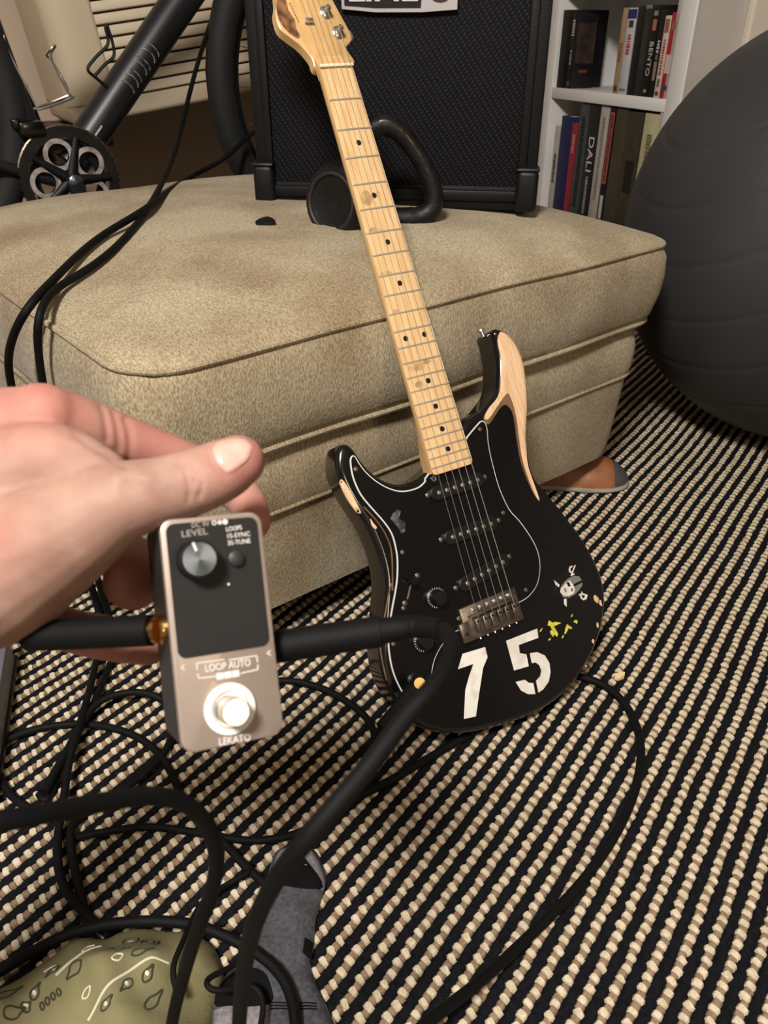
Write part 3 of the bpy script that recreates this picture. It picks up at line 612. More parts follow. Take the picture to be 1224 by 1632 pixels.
bmesh.ops.remove_doubles(bm, verts=bm.verts[:], dist=1e-6); bm.verts.index_update()
V = [tuple(v_.co) for v_ in bm.verts]; Fc = [tuple(v_.index for v_ in q_.verts) for q_ in bm.faces]; bm.free()
mk('body', V, Fc, GLOSS, gt, smooth=50)
def gpoly(px, z=ZT, n=0, sc=None):
    P = [gl(*p, z) for p in px]; return [tuple(p[:2]) for p in (cr(P, n, True) if n else P)]
def cp_(x0, y0, k, P): return [(x0+x*k, y0+y*k) for x, y in P]
def flat(P, z0, z1):
    if area2(P) < 0: P = P[::-1]
    n = len(P); v = [(x, y, z0) for x, y in P]+[(x, y, z1) for x, y in P]
    return v, [tuple(range(n-1, -1, -1)), tuple(range(n, 2*n))]+[(i, (i+1) % n, n+(i+1) % n, n+i) for i in range(n)]
# bare wood wear
WOOD = mat('bare_alder', (226, 190, 152), .6, col2=(206, 166, 126), scale=30, stretch=(14, 1, 1), detail=4)
SEAL = mat('brown_sealer', (122, 92, 62), .5, col2=(100, 74, 50), scale=60)
wood = cp_(740, 500, .1839, [(312, 158), (370, 180), (430, 222), (505, 350), (540, 480), (560, 650), (564, 850), (548, 980), (540, 1100), (545, 1290), (590, 1440), (645, 1600), (622, 1590), (560, 1450), (505, 1280), (472, 1080), (445, 880), (405, 740), (372, 690), (335, 730), (280, 810), (205, 915), (172, 895), (215, 815), (290, 720), (318, 600), (322, 400), (290, 230)])
rim = cp_(740, 500, .1839, [(372, 665), (420, 720), (460, 870), (490, 1080), (520, 1270), (575, 1440), (650, 1605), (632, 1612), (555, 1470), (490, 1290), (455, 1100), (425, 890), (385, 810), (345, 790), (300, 830), (210, 960), (165, 905), (220, 820), (310, 740)])
mk('brown_wear_edge', *decal(gpoly(rim, n=3), bh_, .0005, .005), SEAL, gt, smooth=60)
mk('bare_wood_patch', *decal(gpoly(wood, n=3), bh_, .0008, .005), WOOD, gt, smooth=60)
for P in ([(112, 400), (135, 410), (200, 520), (262, 640), (240, 640), (170, 560), (125, 470)], [(330, 690), (350, 720), (378, 755), (365, 768), (340, 740)]):
    mk('bare_wood_patch', *decal(gpoly(cp_(520, 680, .2124, P), n=3), bh_, .0007, .005), WOOD, gt, smooth=60)
P = cp_(520, 680, .2124, [(280, 600), (380, 710), (450, 820), (490, 950), (497, 1224)]); P += cp_(560, 930, .18, [(352, 0), (300, 290), (270, 520), (280, 680), (320, 860)])
path = [(*q_, bh_(q_)+.0002) for q_ in [tuple(gl(*p)) for p in P]]
mk('worn_edge_line', *tube(cr(path, 5), .0009, 6), SEAL, gt)
for c_, s__ in (((950, 955), 7), ((957, 962), 5), ((952, 996), 4), ((945, 1022), 4), ((936, 1060), 3)):
    a = gl(*c_); P = [(a[0]+s__*.0006*math.cos(t_)*random.uniform(.4, 1), a[1]+s__*.0011*math.sin(t_)*random.uniform(.5, 1)) for t_ in np.linspace(0, 6.28, 8, endpoint=False)]
    mk('paint_chip', *decal(P, bh_, .0004, .02), WOOD, gt)
# pickguard
PG = [(683, 756)]+cp_(520, 680, .2124, [(740, 415), (680, 465), (570, 490), (470, 470), (370, 415), (290, 345), (240, 280), (205, 225), (185, 240), (185, 290), (205, 390), (260, 510), (350, 620), (430, 710), (490, 800), (520, 900), (535, 1010), (528, 1180)])+cp_(560, 930, .18, [(350, 290), (330, 500), (340, 640), (370, 780), (420, 900), (465, 970), (560, 1040), (660, 1010), (697, 920), (702, 780), (730, 660), (790, 545), (880, 440)])
PG += [(736, 1000), (760, 985), (800, 970), (830, 957)]+cp_(780, 780, .245, [(260, 680), (305, 610), (322, 500), (305, 400), (260, 310), (190, 210), (120, 130), (60, 0)])+cp_(740, 500, .1839, [(260, 1400), (215, 1220), (195, 1100), (185, 985), (150, 935), (100, 980), (25, 1070)])+[(738, 705)]
PGp = gpoly(PG, ZT, 3)
mk('pickguard_white_ply', *flat([tuple(p) for p in inset(PGp, -.0012)], ZT-.0005, ZT+.0012), mat('white_ply', (214, 212, 208), .35), gt, smooth=0)
mk('pickguard', *flat([tuple(p) for p in inset(PGp, .0002)], ZT-.0005, ZT+.0021), mat('black_pickguard', (11, 11, 12), .22, coat=.3), gt, smooth=0)
ZP = ZT+.0021; WHITE = mat('white_paint', (224, 220, 212), .5, col2=(206, 198, 186), scale=60)
SCR = mat('aged_screw', (150, 132, 118), .35, .9)
for p in ((567, 747.5), (641.5, 880), (765, 684), (802, 817), (838, 940), (643, 969), (731, 986), (627, 1026), (690, 1076)):
    a = gl(*p, ZP); mk('pickguard_screw', *lathe([(.0027, -.0003), (.0026, .0006), (.0012, .0010)], (a[0], a[1], ZP), seg=12), SCR, gt)
a = gl(691, 763, ZP); mk('truss_rod_nut', *annulus(np.array([a[0], a[1], ZP+.0006]), (np.array([1., 0, 0]), np.array([0, 1., 0]), np.array([0, 0, 1.])), .0017, .0034, .0016, 16), CHR, gt)
# pickups
for (x0, y0), (x1, y1), sa, sb in (((700, 785), (761.5, 765), (682, 789), (773, 760)), ((722, 855.7), (782.7, 834.8), (703.5, 860), (795, 829)), ((745, 929.6), (801.5, 896), (727, 937), (811.7, 887))):
    ZC = ZP+.005; a = gl(x0, y0, ZC); b = gl(x1, y1, ZC); dv = (b-a); Ld = np.linalg.norm(dv); dv /= Ld; nv = np.array([-dv[1], dv[0]]); c = (a+b)/2
    out = []
    for sg in (1, -1):
        for k in range(9):
            t_ = math.radians(-90+180*k/8); out.append(tuple(c+sg*(dv*(Ld/2+.002+.009*math.cos(t_))+nv*.009*math.sin(t_))))
    n_ = len(out); r2 = [tuple(p) for p in inset(out, .0015)]
    pk = mk('pickup', *ring_loft([[(x, y, ZP-.0004) for x, y in out], [(x, y, ZC-.0015) for x, y in out], [(x, y, ZC) for x, y in r2]]), mat('pickup_cover', (15, 15, 16), .4), gt, smooth=40)
    for k in range(6):
        q_ = a+(b-a)*k/5; mk('pole_piece', *lathe([(.0026, -.001), (.0026, .0006), (.0018, .0010)], (q_[0], q_[1], ZC), seg=12), mat('pole_nickel', (186, 178, 164), .3, .9), pk)
    for s__ in (sa, sb):
        q_ = gl(*s__, ZP+.001); mk('pickup_screw', *lathe([(.0031, -.0003), (.0030, .0010), (.0014, .0018)], (q_[0], q_[1], ZP), seg=12), SCR, pk)
# controls
for p in ((700, 953), (679, 1023)):
    a = gl(*p, ZP+.010); KN = mat('black_knob', (14, 14, 14), .35)
    kn_ = mk('control_knob', *lathe([(.0125, 0), (.0125, .003), (.0098, .0045), (.0085, .0135), (.0078, .0145)], (a[0], a[1], ZP), seg=32), KN, gt)
    g = G()
    for k in range(20):
        t_ = 2*math.pi*k/24-.6; e = (math.cos(t_), math.sin(t_)); g.add(*boxg((a[0]+e[0]*.0108, a[1]+e[1]*.0108, ZP+.0040), (.0022, .0007, .0006), ax=((e[0], e[1], 0), (-e[1], e[0], 0), (0, 0, 1))))
    mk('knob_numerals', g.v, g.f, mat('print_grey', (170, 170, 168), .5), kn_, smooth=0)
a = gl(655, 930, ZP); b = gl(650, 952, ZP); mk('selector_slot', *boxg((*((a+b)/2), ZP+.0002), (.002, np.linalg.norm(b-a)+.004, .0006), ax=((1, 0, 0), (*((b-a)/np.linalg.norm(b-a)), 0), (0, 0, 1))), mat('slot_metal', (150, 148, 145), .4, .8), gt)
a = gl(658, 930, ZP+.012); mk('selector_tip', *tube([(a[0], a[1], ZP), (a[0]+.002, a[1]+.002, ZP+.014)], [.002, .0042], 10), BLK, gt)
for p in ((665, 917), (645, 961)): a = gl(*p, ZP); mk('selector_screw', *lathe([(.0032, -.0003), (.003, .0009), (.0014, .0016)], (a[0], a[1], ZP), seg=12), SCR, gt)
# scuff on the pickguard
mk('grey_scuff', *flat(gpoly(cp_(520, 680, .2124, [(530, 620), (560, 635), (545, 690), (590, 720), (590, 790), (560, 800), (540, 760), (500, 710), (480, 690), (500, 650)]), ZP), ZP-.0004, ZP+.0002), mat('chalky_scuff', (92, 92, 92), .8, col2=(20, 20, 20), scale=160), gt, smooth=0)
# bridge
BST = mat('worn_bridge_steel', (168, 160, 150), .32, .95, (118, 106, 96), 70, bump=.2, bscale=200)
br_ = mk('bridge_plate', *boxg((-.002, -.0045, ZT+.0035), (.082, .041, .005), .0015), BST, gt)
mk('bridge_side_block', *boxg((-.0425, -.0125, ZT+.0045), (.014, .023, .006), .0015), BST, br_)
a = (-.0425, -.0145); mk('tremolo_arm_hole', *lathe([(.0024, 0), (.0024, .0004)], (a[0], a[1], ZT+.0074), seg=14), mat('hole_black', (5, 5, 5), .9), br_)
for k in range(6):
    x = -.0266+k*.0106
    sd_ = mk('saddle', *boxg((x+.0015, -.0085, ZT+.0095), (.0098, .0175, .0075), .0012), BST, br_)
    g = G()
    for dx in (-.0024, .0024): g.add(*lathe([(.0013, 0), (.0013, .0026)], (x+.0015+dx, -.004, ZT+.0126), seg=8))
    mk('saddle_screw', g.v, g.f, mat('dark_screw', (46, 42, 40), .4, .8), sd_)
    mk('bridge_screw', *lathe([(.0032, 0), (.003, .0014), (.0012, .0024)], (x+.001, .0095, ZT+.0058), seg=12), CHR, br_)
    mk('intonation_screw', *lathe([(.0017, 0), (.0017, .0020)], (x+.0015, -.0252, ZT+.0040), frame((0, -1, .35)), 8), STL, br_)
mk('saddle_bar', *boxg((-.0005, .0035, ZT+.0088), (.068, .0024, .006), .0008), BST, br_)
# neck
FW = lambda y: (.042+.014*(.648-y)/.466)/2
MAPLE = mat('amber_maple', (214, 176, 120), .34, col2=(200, 158, 102), scale=22, stretch=(6, .7, 6), coat=.35, detail=4)
FBM = mat('worn_maple_board', (222, 188, 138), .38, col2=(206, 166, 114), scale=26, stretch=(7, .8, 7), coat=.25, detail=4)
rings = []
for y in np.linspace(.176, .648, 26):
    w = FW(y); d = .0225-.002*(y-.176)/.472; P = [(x, y, -.0052) for x in (w, -w)]
    bl = max(0, min(1, (.235-y)/.04)); n = 14
    for k in range(1, n):
        t_ = math.pi*k/n; cxx = -w*math.cos(t_); rz = math.sin(t_)**.8
        P.append((cxx*(1-bl)+bl*(-w if k < 3 else w if k > n-3 else cxx), y, -.0052-(d-.0052)*(rz*(1-bl)+bl*1)))
    rings.append(P)
mk('neck', *ring_loft(rings), MAPLE, gt, smooth=50)
rings = []
for y in [.1735, .1745, .1765]+list(np.linspace(.18, .648, 20)):
    w = FW(y)-(.004 if y < .174 else .0018 if y < .176 else .0004 if y < .178 else 0); rings.append([(w, y, -.0056), (w, y, -.0009)]+[(w*(1-2*k/8), y, -.0009+.0009*(1-(1-2*k/8)**2)) for k in range(1, 8)]+[(-w, y, -.0009), (-w, y, -.0056)])
mk('fingerboard', *ring_loft(rings), FBM, gt, smooth=35)
FRT = mat('fret_nickel', (214, 211, 205), .38, .75)
def fy(n): return .648*2**(-n/12)
for n in range(1, 23):
    y = fy(n); w = FW(y)-.0003; P = [(w*(1-2*k/8), y, -.0009+.0009*(1-(1-2*k/8)**2)+.0005) for k in range(9)]
    mk('fret', *tube(P, .00105, 6), FRT, gt)
DOT = mat('black_dot', (20, 17, 15), .4)
for n in (3, 5, 7, 9, 15, 17, 19, 21): y = (fy(n)+fy(n-1))/2; mk('position_dot', *lathe([(.0032, -.0004), (.0032, .0002)], (0, y, 0), seg=16), DOT, gt)
y = (fy(12)+fy(11))/2
for x in (-.0128, .0128): mk('position_dot', *lathe([(.0032, -.0008), (.0032, .0000)], (x, y, -.0001), seg=16), DOT, gt)
mk('nut', *boxg((0, .6495, .0002), (.0425, .0034, .0052), .0006), mat('bone_nut', (226, 208, 176), .4), gt)
# dirt worn into the board
DIRT = mat('worn_dirt', (160, 126, 84), .5, col2=(204, 166, 116), scale=90)
for x, y, a, b in ((-.010, fy(4.55), .008, .011), (.006, fy(4.5), .003, .006), (-.012, fy(5.9), .009, .004), (-.013, fy(7.9), .009, .003), (-.009, fy(13.4), .013, .006), (.006, fy(13.2), .007, .003), (-.013, fy(14.6), .006, .005), (-.015, fy(9.9), .006, .003)):
    P = [(x+a*math.cos(t_)*random.uniform(.75, 1), y+b*math.sin(t_)*random.uniform(.75, 1)) for t_ in np.linspace(0, 6.28, 14, endpoint=False)]
    mk('worn_patch', *decal(P, lambda q_: -.0009+.0009*(1-(q_[0]/FW(q_[1]))**2), .00012, .01), DIRT, gt)
# headstock
ZH = -.0105
HS = [(563, 101), (557, 84), (552, 74), (560, 64), (559, 52), (541, 18), (527, -8)]
HP = [tuple(gl(*p, ZH)) for p in HS]
e = np.array(HP[-1])-np.array(HP[-3]); e /= np.linalg.norm(e); HP += [tuple(np.array(HP[-1])+e*.06), tuple(np.array(HP[-1])+e*.115), tuple(np.array(HP[-1])+e*.135+np.array([-.02, .004]))]
HL = [tuple(gl(*p, ZH)) for p in ((509, 110), (497, 92), (480, 72), (462, 58), (446, 44), (439, 20), (440, -4))]
top = np.array(HP[-1]); HP += [(top[0]-.030, top[1]-.004), (top[0]-.040, top[1]-.030), (HL[-1][0]+.004, HL[-1][1]+.045)]+HL[::-1]
HP = [tuple(p[:2]) for p in cr(HP, 4, True)]
r1 = [tuple(p) for p in inset(HP, .002)]
mk('headstock', *ring_loft([[(x, y, ZH-.014) for x, y in r1], [(x, y, ZH-.0125) for x, y in HP], [(x, y, ZH-.0015) for x, y in HP], [(x, y, ZH) for x, y in r1]]), MAPLE, gt, smooth=50)
mk('neck_transition', *ring_loft([[(x*.97, y, z) for x, z in ((.021, -.004), (-.021, -.004), (-.021, -.012), (-.012, -.0215), (.012, -.0215), (.021, -.012))] for y in (.640, .652)]+[[(x, .668, z) for x, z in ((.018, ZH-.0004), (-.019, ZH-.0004), (-.019, -.016), (-.012, -.022), (.012, -.022), (.018, -.016))]]), MAPLE, gt, smooth=40)
mk('burn_mark', *flat(gpoly(cp_(420, 0, .2614, [(80, 0), (85, 90), (110, 150), (160, 205), (210, 235), (222, 215), (200, 175), (190, 120), (150, 60), (135, 0)]), ZH, 2), ZH-.0004, ZH+.0003), mat('scorched_finish', (72, 50, 40), .45, col2=(150, 104, 66), scale=90), gt, smooth=0)
for k in range(9):
    a = gl(462+k*1.7, 6+k*3.6, ZH); mk('headstock_lettering', *boxg((a[0], a[1], ZH+.0001), (.0016, .0010, .0006), ax=frame((0, 0, 1), (1, .6, 0))), mat('faded_ink', (96, 76, 60), .6), gt, smooth=0)
a = gl(492, 33, ZH+.003); mk('string_tree', *boxg((a[0], a[1], ZH+.0035), (.010, .004, .005), .001), CHR, gt)
t1 = np.array(gl(541, 47, ZH+.006)); t2 = np.array(gl(521, 15, ZH+.006)); tv = t2-t1; ed = np.array([e[1], -e[0]])
for k in range(6):
    c = t1+tv*k
    tn = mk('tuning_post', *lathe([(.0070, -.0002), (.0072, .0016), (.0056, .0030), (.0032, .0034), (.0030, .009), (.0034, .0105), (.002, .012)], (c[0], c[1], ZH), seg=18), CHR, gt)
    q_ = c+ed*.021; g = G().add(*tube([(c[0]+ed[0]*.008, c[1]+ed[1]*.008, ZH-.018), (q_[0], q_[1], ZH-.018)], .0028, 10)); g.add(*boxg((q_[0]+ed[0]*.005, q_[1]+ed[1]*.005, ZH-.018), (.009, .012, .007), .003, ax=((*ed, 0), (*e, 0), (0, 0, 1))))
    mk('tuning_button', g.v, g.f, CHR, tn)
# strings (low string on the right)
for k in range(6):
    x0 = -.0262+k*.01048; x1 = -.0172+k*.00688; r_ = (.00022, .00026, .0003, .00036, .00044, .00052)[k]; c = t1+tv*(5-k)
    mk('string', *tube([(x0, -.0075, ZT+.0130), (x0, -.0045, ZT+.0142), (x0*.5+x1*.5, .324, .0027), (x1, .6495, .0030), (c[0], c[1], ZH+.007)], r_, 6), mat('string_steel', (206, 202, 196), .4, .8), gt)
mk('strap_button', *lathe([(.0035, -.002), (.0032, .005), (.0062, .0062), (.0056, .0080)], (.113, .322, ZT-TH*.45), frame((-.25, 1, .1)), 16), CHR, gt)
# painted stencil 75, sticker and paint flecks
S7 = cp_(640, 900, .1797, [(540, 790), (740, 730), (762, 820), (722, 915), (690, 1120), (658, 1345), (552, 1368), (565, 1110), (600, 985), (637, 880), (500, 927)])
mk('stencil_digit', *decal(gpoly(S7), bh_, .0003, .012), mat('chipped_white_paint', (226, 222, 212), .55, col2=(196, 180, 168), scale=70, contrast=(.55, .8)), gt, smooth=0)
for P in ([(108, 985), (310, 905), (318, 965), (190, 1012), (197, 1065), (240, 1072), (255, 1150), (160, 1178)], [(262, 1066), (310, 1058), (360, 1080), (390, 1130), (397, 1190), (385, 1250), (350, 1300), (318, 1322), (303, 1245), (330, 1215), (337, 1180), (325, 1145), (300, 1125), (275, 1130)], [(170, 1252), (230, 1238), (255, 1258), (285, 1260), (298, 1331), (250, 1332), (205, 1308)]):
    mk('stencil_digit', *decal(gpoly(cp_(780, 780, .245, P)), bh_, .0003, .012), WHITE, gt, smooth=0)
K5 = lambda P: gpoly(cp_(860, 880, .098, P))
stk = mk('sticker', *decal(K5([(280, 420), (450, 240), (600, 260), (720, 430), (760, 640), (560, 790), (400, 800), (240, 680)]), bh_, .00025, .02), mat('black_vinyl', (17, 17, 18), .35), gt, smooth=0)
SG = mat('sticker_grey', (112, 110, 106), .5)
for nm, m_, e_, P in (('sticker_helmet', SG, .0004, [(470, 420), (560, 382), (640, 392), (690, 460), (692, 540), (640, 620), (570, 690), (480, 740), (380, 735), (330, 640), (345, 560), (400, 480)]),
    ('sticker_band', BLK, .0005, [(550, 520), (690, 450), (694, 490), (560, 560)]),
    ('sticker_face', WHITE, .00055, [(440, 480), (490, 458), (545, 540), (572, 612), (550, 670), (470, 712), (390, 712), (330, 650), (340, 590), (400, 530)]),
    ('sticker_patch', BLK, .0007, [(428, 492), (468, 480), (502, 550), (462, 562)]),
    ('sticker_mark', SG, .0007, [(385, 590), (420, 585), (435, 640), (415, 660)]), ('sticker_mark', SG, .0007, [(500, 590), (540, 585), (545, 630), (510, 645)]),
    ('sticker_blade', WHITE, .0005, [(230, 455), (322, 530), (308, 572), (258, 530)]), ('sticker_blade', WHITE, .0005, [(390, 760), (436, 758), (436, 892), (400, 850)]),
    ('sticker_hilt', WHITE, .0005, [(565, 212), (585, 212), (535, 340), (570, 355), (515, 390), (500, 380), (520, 340), (480, 330), (470, 280), (490, 230), (530, 218), (530, 240), (500, 260), (498, 300), (525, 320)]),
    ('sticker_hilt', WHITE, .0005, [(680, 632), (695, 665), (778, 695), (760, 760), (710, 785), (665, 750), (655, 705), (625, 695), (660, 672), (680, 700), (690, 740), (720, 755), (740, 705), (670, 690)])):
    mk(nm, *decal(K5(P), bh_, e_, .02), m_, stk, smooth=0)
YEL = mat('yellow_paint', (212, 204, 72), .5, col2=(180, 172, 60), scale=200)
for P in ([(150, 1110), (215, 1150), (240, 1130), (350, 1150), (270, 1190), (230, 1200), (300, 1330), (280, 1380), (240, 1340), (215, 1380), (180, 1330), (165, 1290), (200, 1260), (170, 1200), (130, 1190)], [(445, 1170), (530, 1230), (510, 1250), (470, 1240), (420, 1330), (400, 1330), (425, 1220)], [(545, 1135), (580, 1100), (615, 1110), (610, 1165)], [(355, 1385), (380, 1350), (395, 1360), (370, 1405)], [(140, 1420), (185, 1390), (170, 1430), (145, 1440)], [(0, 1280), (40, 1230), (45, 1250), (5, 1300)], [(505, 1040), (540, 1000), (530, 1040), (515, 1060)]):
    mk('paint_fleck', *decal(K5(P), bh_, .0003, .02), YEL, gt, smooth=0)
# output jack and angled plug
ja = gl(660, 1084, ZP); mk('output_jack', *lathe([(.009, -.0003), (.009, .0015), (.006, .003), (.006, .006)], (ja[0], ja[1], ZP), seg=20), mat('jack_nut', (60, 58, 56), .3, .9), gt)
# ================================================================== loop pedal held in the hand
PMx = np.array([[.90749271, -.11374423, .4043751], [.39471514, .56026236, -.72822115], [-.14372519, .82046837, .55333058]]); Pt = np.array([-.06564732, .24724959, .50757857+CAMH-.715])
pM = Matrix([[*PMx[i], Pt[i]] for i in range(3)]+[[0, 0, 0, 1]])
pd = empty('effects_pedal', pM); tag(pd, 'small loop pedal with black panel and round footswitch, held up by the hand', 'effects pedal')
def pl(px, py, z=0):
    d = ray(px, py); n = PMx[:, 2]; o = PMx@np.array([0, 0, z])+Pt; P = CAM+d*(((o-CAM)@n)/(d@n)); return (PMx.T@(P-Pt))[:2]
PA, PB, PT = .0210, .04675, .042
def rr3(a, b, r, n=6):
    P = []
    for sx, sy, a0 in ((1, -1, -90), (1, 1, 0), (-1, 1, 90), (-1, -1, 180)):
        P += [(sx*(a-r)+r*math.cos(math.radians(a0+90*k/n)), sy*(b-r)+r*math.sin(math.radians(a0+90*k/n))) for k in range(n+1)]
    return P
TAU = mat('taupe_aluminium', (176, 160, 148), .38, .55, (168, 152, 140), 30)
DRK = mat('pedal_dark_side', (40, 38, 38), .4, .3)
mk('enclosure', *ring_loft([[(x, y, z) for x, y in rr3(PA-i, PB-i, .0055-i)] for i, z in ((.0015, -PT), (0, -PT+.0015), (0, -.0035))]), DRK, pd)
mk('face_plate', *ring_loft([[(x, y, z) for x, y in rr3(PA-i, PB-i, .0055-i)] for i, z in ((0, -.0036), (0, -.0010), (.0003, -.0003), (.0010, 0))]), TAU, pd)
yb = (pl(290, 1047)[1]+pl(428, 1032)[1])/2; y1 = PB-.0022
P = [(x*(PA-.0022)/(PA), y) for x, y in []]
c_ = (y1+yb)/2; P = [(x, y+c_) for x, y in rr3(PA-.0022, (y1-yb)/2, .0035)]
mk('black_panel', *flat(P, -.0002, .00025), mat('black_panel_film', (27, 25, 24), .6, col2=(24, 22, 21), scale=40, spec=.3), pd, smooth=0)
PR = mat('pedal_print', (214, 208, 202), .5); PR2 = mat('pedal_print_faint', (150, 140, 130), .5)
def ptxt(name, s, p0, p1, h, m=PR, z=.0003):
    """lettering whose baseline middle runs from pixel p0 to pixel p1"""
    a = pl(*p0); b = pl(*p1); v, f = textg(s, 1, .0001, .006); v = np.array(v); ex = np.ptp(v[:, 0]); ey = np.ptp(v[:, 1]); dv = b-a; Ld = np.linalg.norm(dv); dv /= Ld; nv = np.array([-dv[1], dv[0]]); c = (a+b)/2
    V = [(*(c+dv*q_[0]*Ld/ex+nv*q_[1]*h/ey), z+(.00012 if q_[2] > 0 else -.0002)) for q_ in v]; return mk(name, V, f, m, pd, smooth=0)
ptxt('lettering_power', 'DC 9V', (305, 837.5), (333, 835), .0021, PR2); 
for p, r0, r1 in (((341, 833.2), .0006, .0010), ((350, 832.5), .0003, .0009), ((358.5, 831.8), .0001, .0011)):
    a = pl(*p); mk('polarity_mark', *annulus(np.array([a[0], a[1], .0003]), (np.array([1., 0, 0]), np.array([0, 1., 0]), np.array([0, 0, 1.])), r0, r1, .0003, 16), PR, pd)
ptxt('lettering_level', 'LEVEL', (289, 852), (330, 847), .0026, PR2); ptxt('lettering_loops', 'LOOPS', (360, 844), (385, 841), .0019); ptxt('lettering_sync', '1S-SYNC', (361.5, 855), (397.5, 851), .0019); ptxt('lettering_tune', '3S-TUNE', (362.5, 866), (398.5, 862), .0019)
ptxt('lettering_loop_auto', 'LOOP AUTO', (327, 1066), (399, 1056), .0030); ptxt('lettering_maker', 'LEKATO', (349, 1183), (399, 1175), .0030)
for p in ((291.5, 1065), (428.5, 1042)): ptxt('arrow_mark', '<', (p[0]-3, p[1]+.4), (p[0]+3, p[1]-.4), .0024)
def pline(pts): 
    g = G(); Q = [pl(*p) for p in pts]
    for a, b in zip(Q[:-1], Q[1:]):
        d = b-a; L_ = np.linalg.norm(d); d /= L_; g.add(*boxg((*((a+b)/2), .0001), (L_+.0003, .0004, .0004), ax=((*d, 0), (-d[1], d[0], 0), (0, 0, 1))))
    mk('bracket_print', g.v, g.f, PR, pd, smooth=0)
pline([(314, 1067), (313.5, 1057), (357, 1051)]); pline([(365, 1052), (409, 1045), (410.5, 1055)]); pline([(315, 1074), (317, 1081), (343, 1078)]); pline([(384, 1073), (411, 1067), (411, 1060)])
for p in ((350.5, 1077.5), (363, 1075.5), (375.5, 1073.5)): a = pl(*p); mk('loop_icon', *boxg((a[0], a[1], .0001), (.0029, .0026, .0005)), PR, pd, smooth=0)
# level knob, button, led
a = pl(318, 891, .0095); KS = mat('spun_black_alloy', (70, 76, 82), .28, .9)
v, f = lathe([(.0068, 0), (.0074, .0008), (.0074, .0088), (.0068, .0094)], (a[0], a[1], .0002), seg=40)
kn_ = mk('level_knob', v, f, KS, pd, smooth=30)
AN = mat('spun_alloy_face', (78, 84, 92), .24, 1); ab = AN.node_tree.nodes['Principled BSDF']; ab.inputs['Anisotropic'].default_value = .85
tg = AN.node_tree.nodes.new('ShaderNodeTangent'); tg.direction_type = 'RADIAL'; tg.axis = 'Z'; AN.node_tree.links.new(tg.outputs[0], ab.inputs['Tangent'])
mk('knob_face', *lathe([(.0069, .0090), (.0069, .0095), (.0066, .0097), (.0002, .0096)], (a[0], a[1], .0002), seg=48), AN, kn_, smooth=30)
g = G()
for k in range(40): 
    t_ = 2*math.pi*k/40; g.add(*boxg((a[0]+.0075*math.cos(t_), a[1]+.0075*math.sin(t_), .0046), (.0006, .0007, .0078), ax=((math.cos(t_), math.sin(t_), 0), (-math.sin(t_), math.cos(t_), 0), (0, 0, 1))))
mk('knob_grip', g.v, g.f, BLK, kn_, smooth=0)
b = pl(310, 871, .0098); dv = (b-a); dv /= np.linalg.norm(dv); c = a+dv*.0052
mk('pointer_line', *boxg((c[0], c[1], .0097), (.0036, .0010, .0004), ax=((*dv, 0), (-dv[1], dv[0], 0), (0, 0, 1))), PR, kn_, smooth=0)
a = pl(377, 890, .002); mk('mini_button', *lathe([(.0033, 0), (.0033, .0018), (.0028, .0022)], (a[0], a[1], .0002), seg=24), mat('black_button', (34, 33, 33), .5), pd)
a = pl(364, 931); mk('indicator_led', *lathe([(.0005, 0), (.0005, .0004)], (a[0], a[1], .0001), seg=12), PR, pd)
# footswitch
a = pl(367, 1130, .0015); mk('footswitch_washer', *lathe([(.0102, 0), (.0105, .0006), (.0103, .0016), (.0078, .0022), (.0074, .0012)], (a[0], a[1], 0), seg=40), mat('white_nylon', (236, 232, 226), .35), pd)
fs = mk('footswitch', *lathe([(.0072, .001), (.0072, .0030), (.0068, .0036), (.0058, .0036), (.0058, .0068), (.0056, .0072)], (a[0], a[1], 0), seg=36), CHR, pd)
mk('footswitch_cap', *lathe([(.0056, .0068), (.0056, .0108), (.0052, .0114)], (a[0], a[1], 0), seg=36), mat('polished_cap', (236, 226, 210), .28, 1), fs, smooth=25)
# sockets on both sides
yj = pl(259, 1003, -.013)[1]; ZJ = -.0135
jl = np.array([-PA, yj, ZJ]); jr = np.array([PA, pl(440, 1030, -.02)[1], ZJ-.004])
AXL = frame((-1, 0, 0), (0, 1, 0)); AXR = frame((1, 0, 0), (0, 1, 0))
for c, ax in ((jl, AXL), (jr, AXR)): mk('jack_socket', *lathe([(.0062, -.0003), (.0062, .0016), (.0052, .0026), (.0045, .0026)], c, ax, 20), BRS, pd)
PW = lambda q_: PMx@np.array(q_, float)+Pt
# ================================================================== cables
def cable(name, label, pts, r, plugs=(), n=10, group=None, m=RUB, relax=6):
    o = empty(name, tuple(pts[len(pts)//2])); tag(o, label, 'cable', group)
    P = np.array(cr(pts, n))
    for _ in range(relax): P[2:-2] = P[2:-2]*.5+(P[1:-3]+P[3:-1])*.25
    mk('sheath', *tube(list(P), r, 12), m, o, world=True)
    for nm, P, R, mm in plugs: mk(nm, *tube(P, R, 18), mm, o, world=True)
    return o
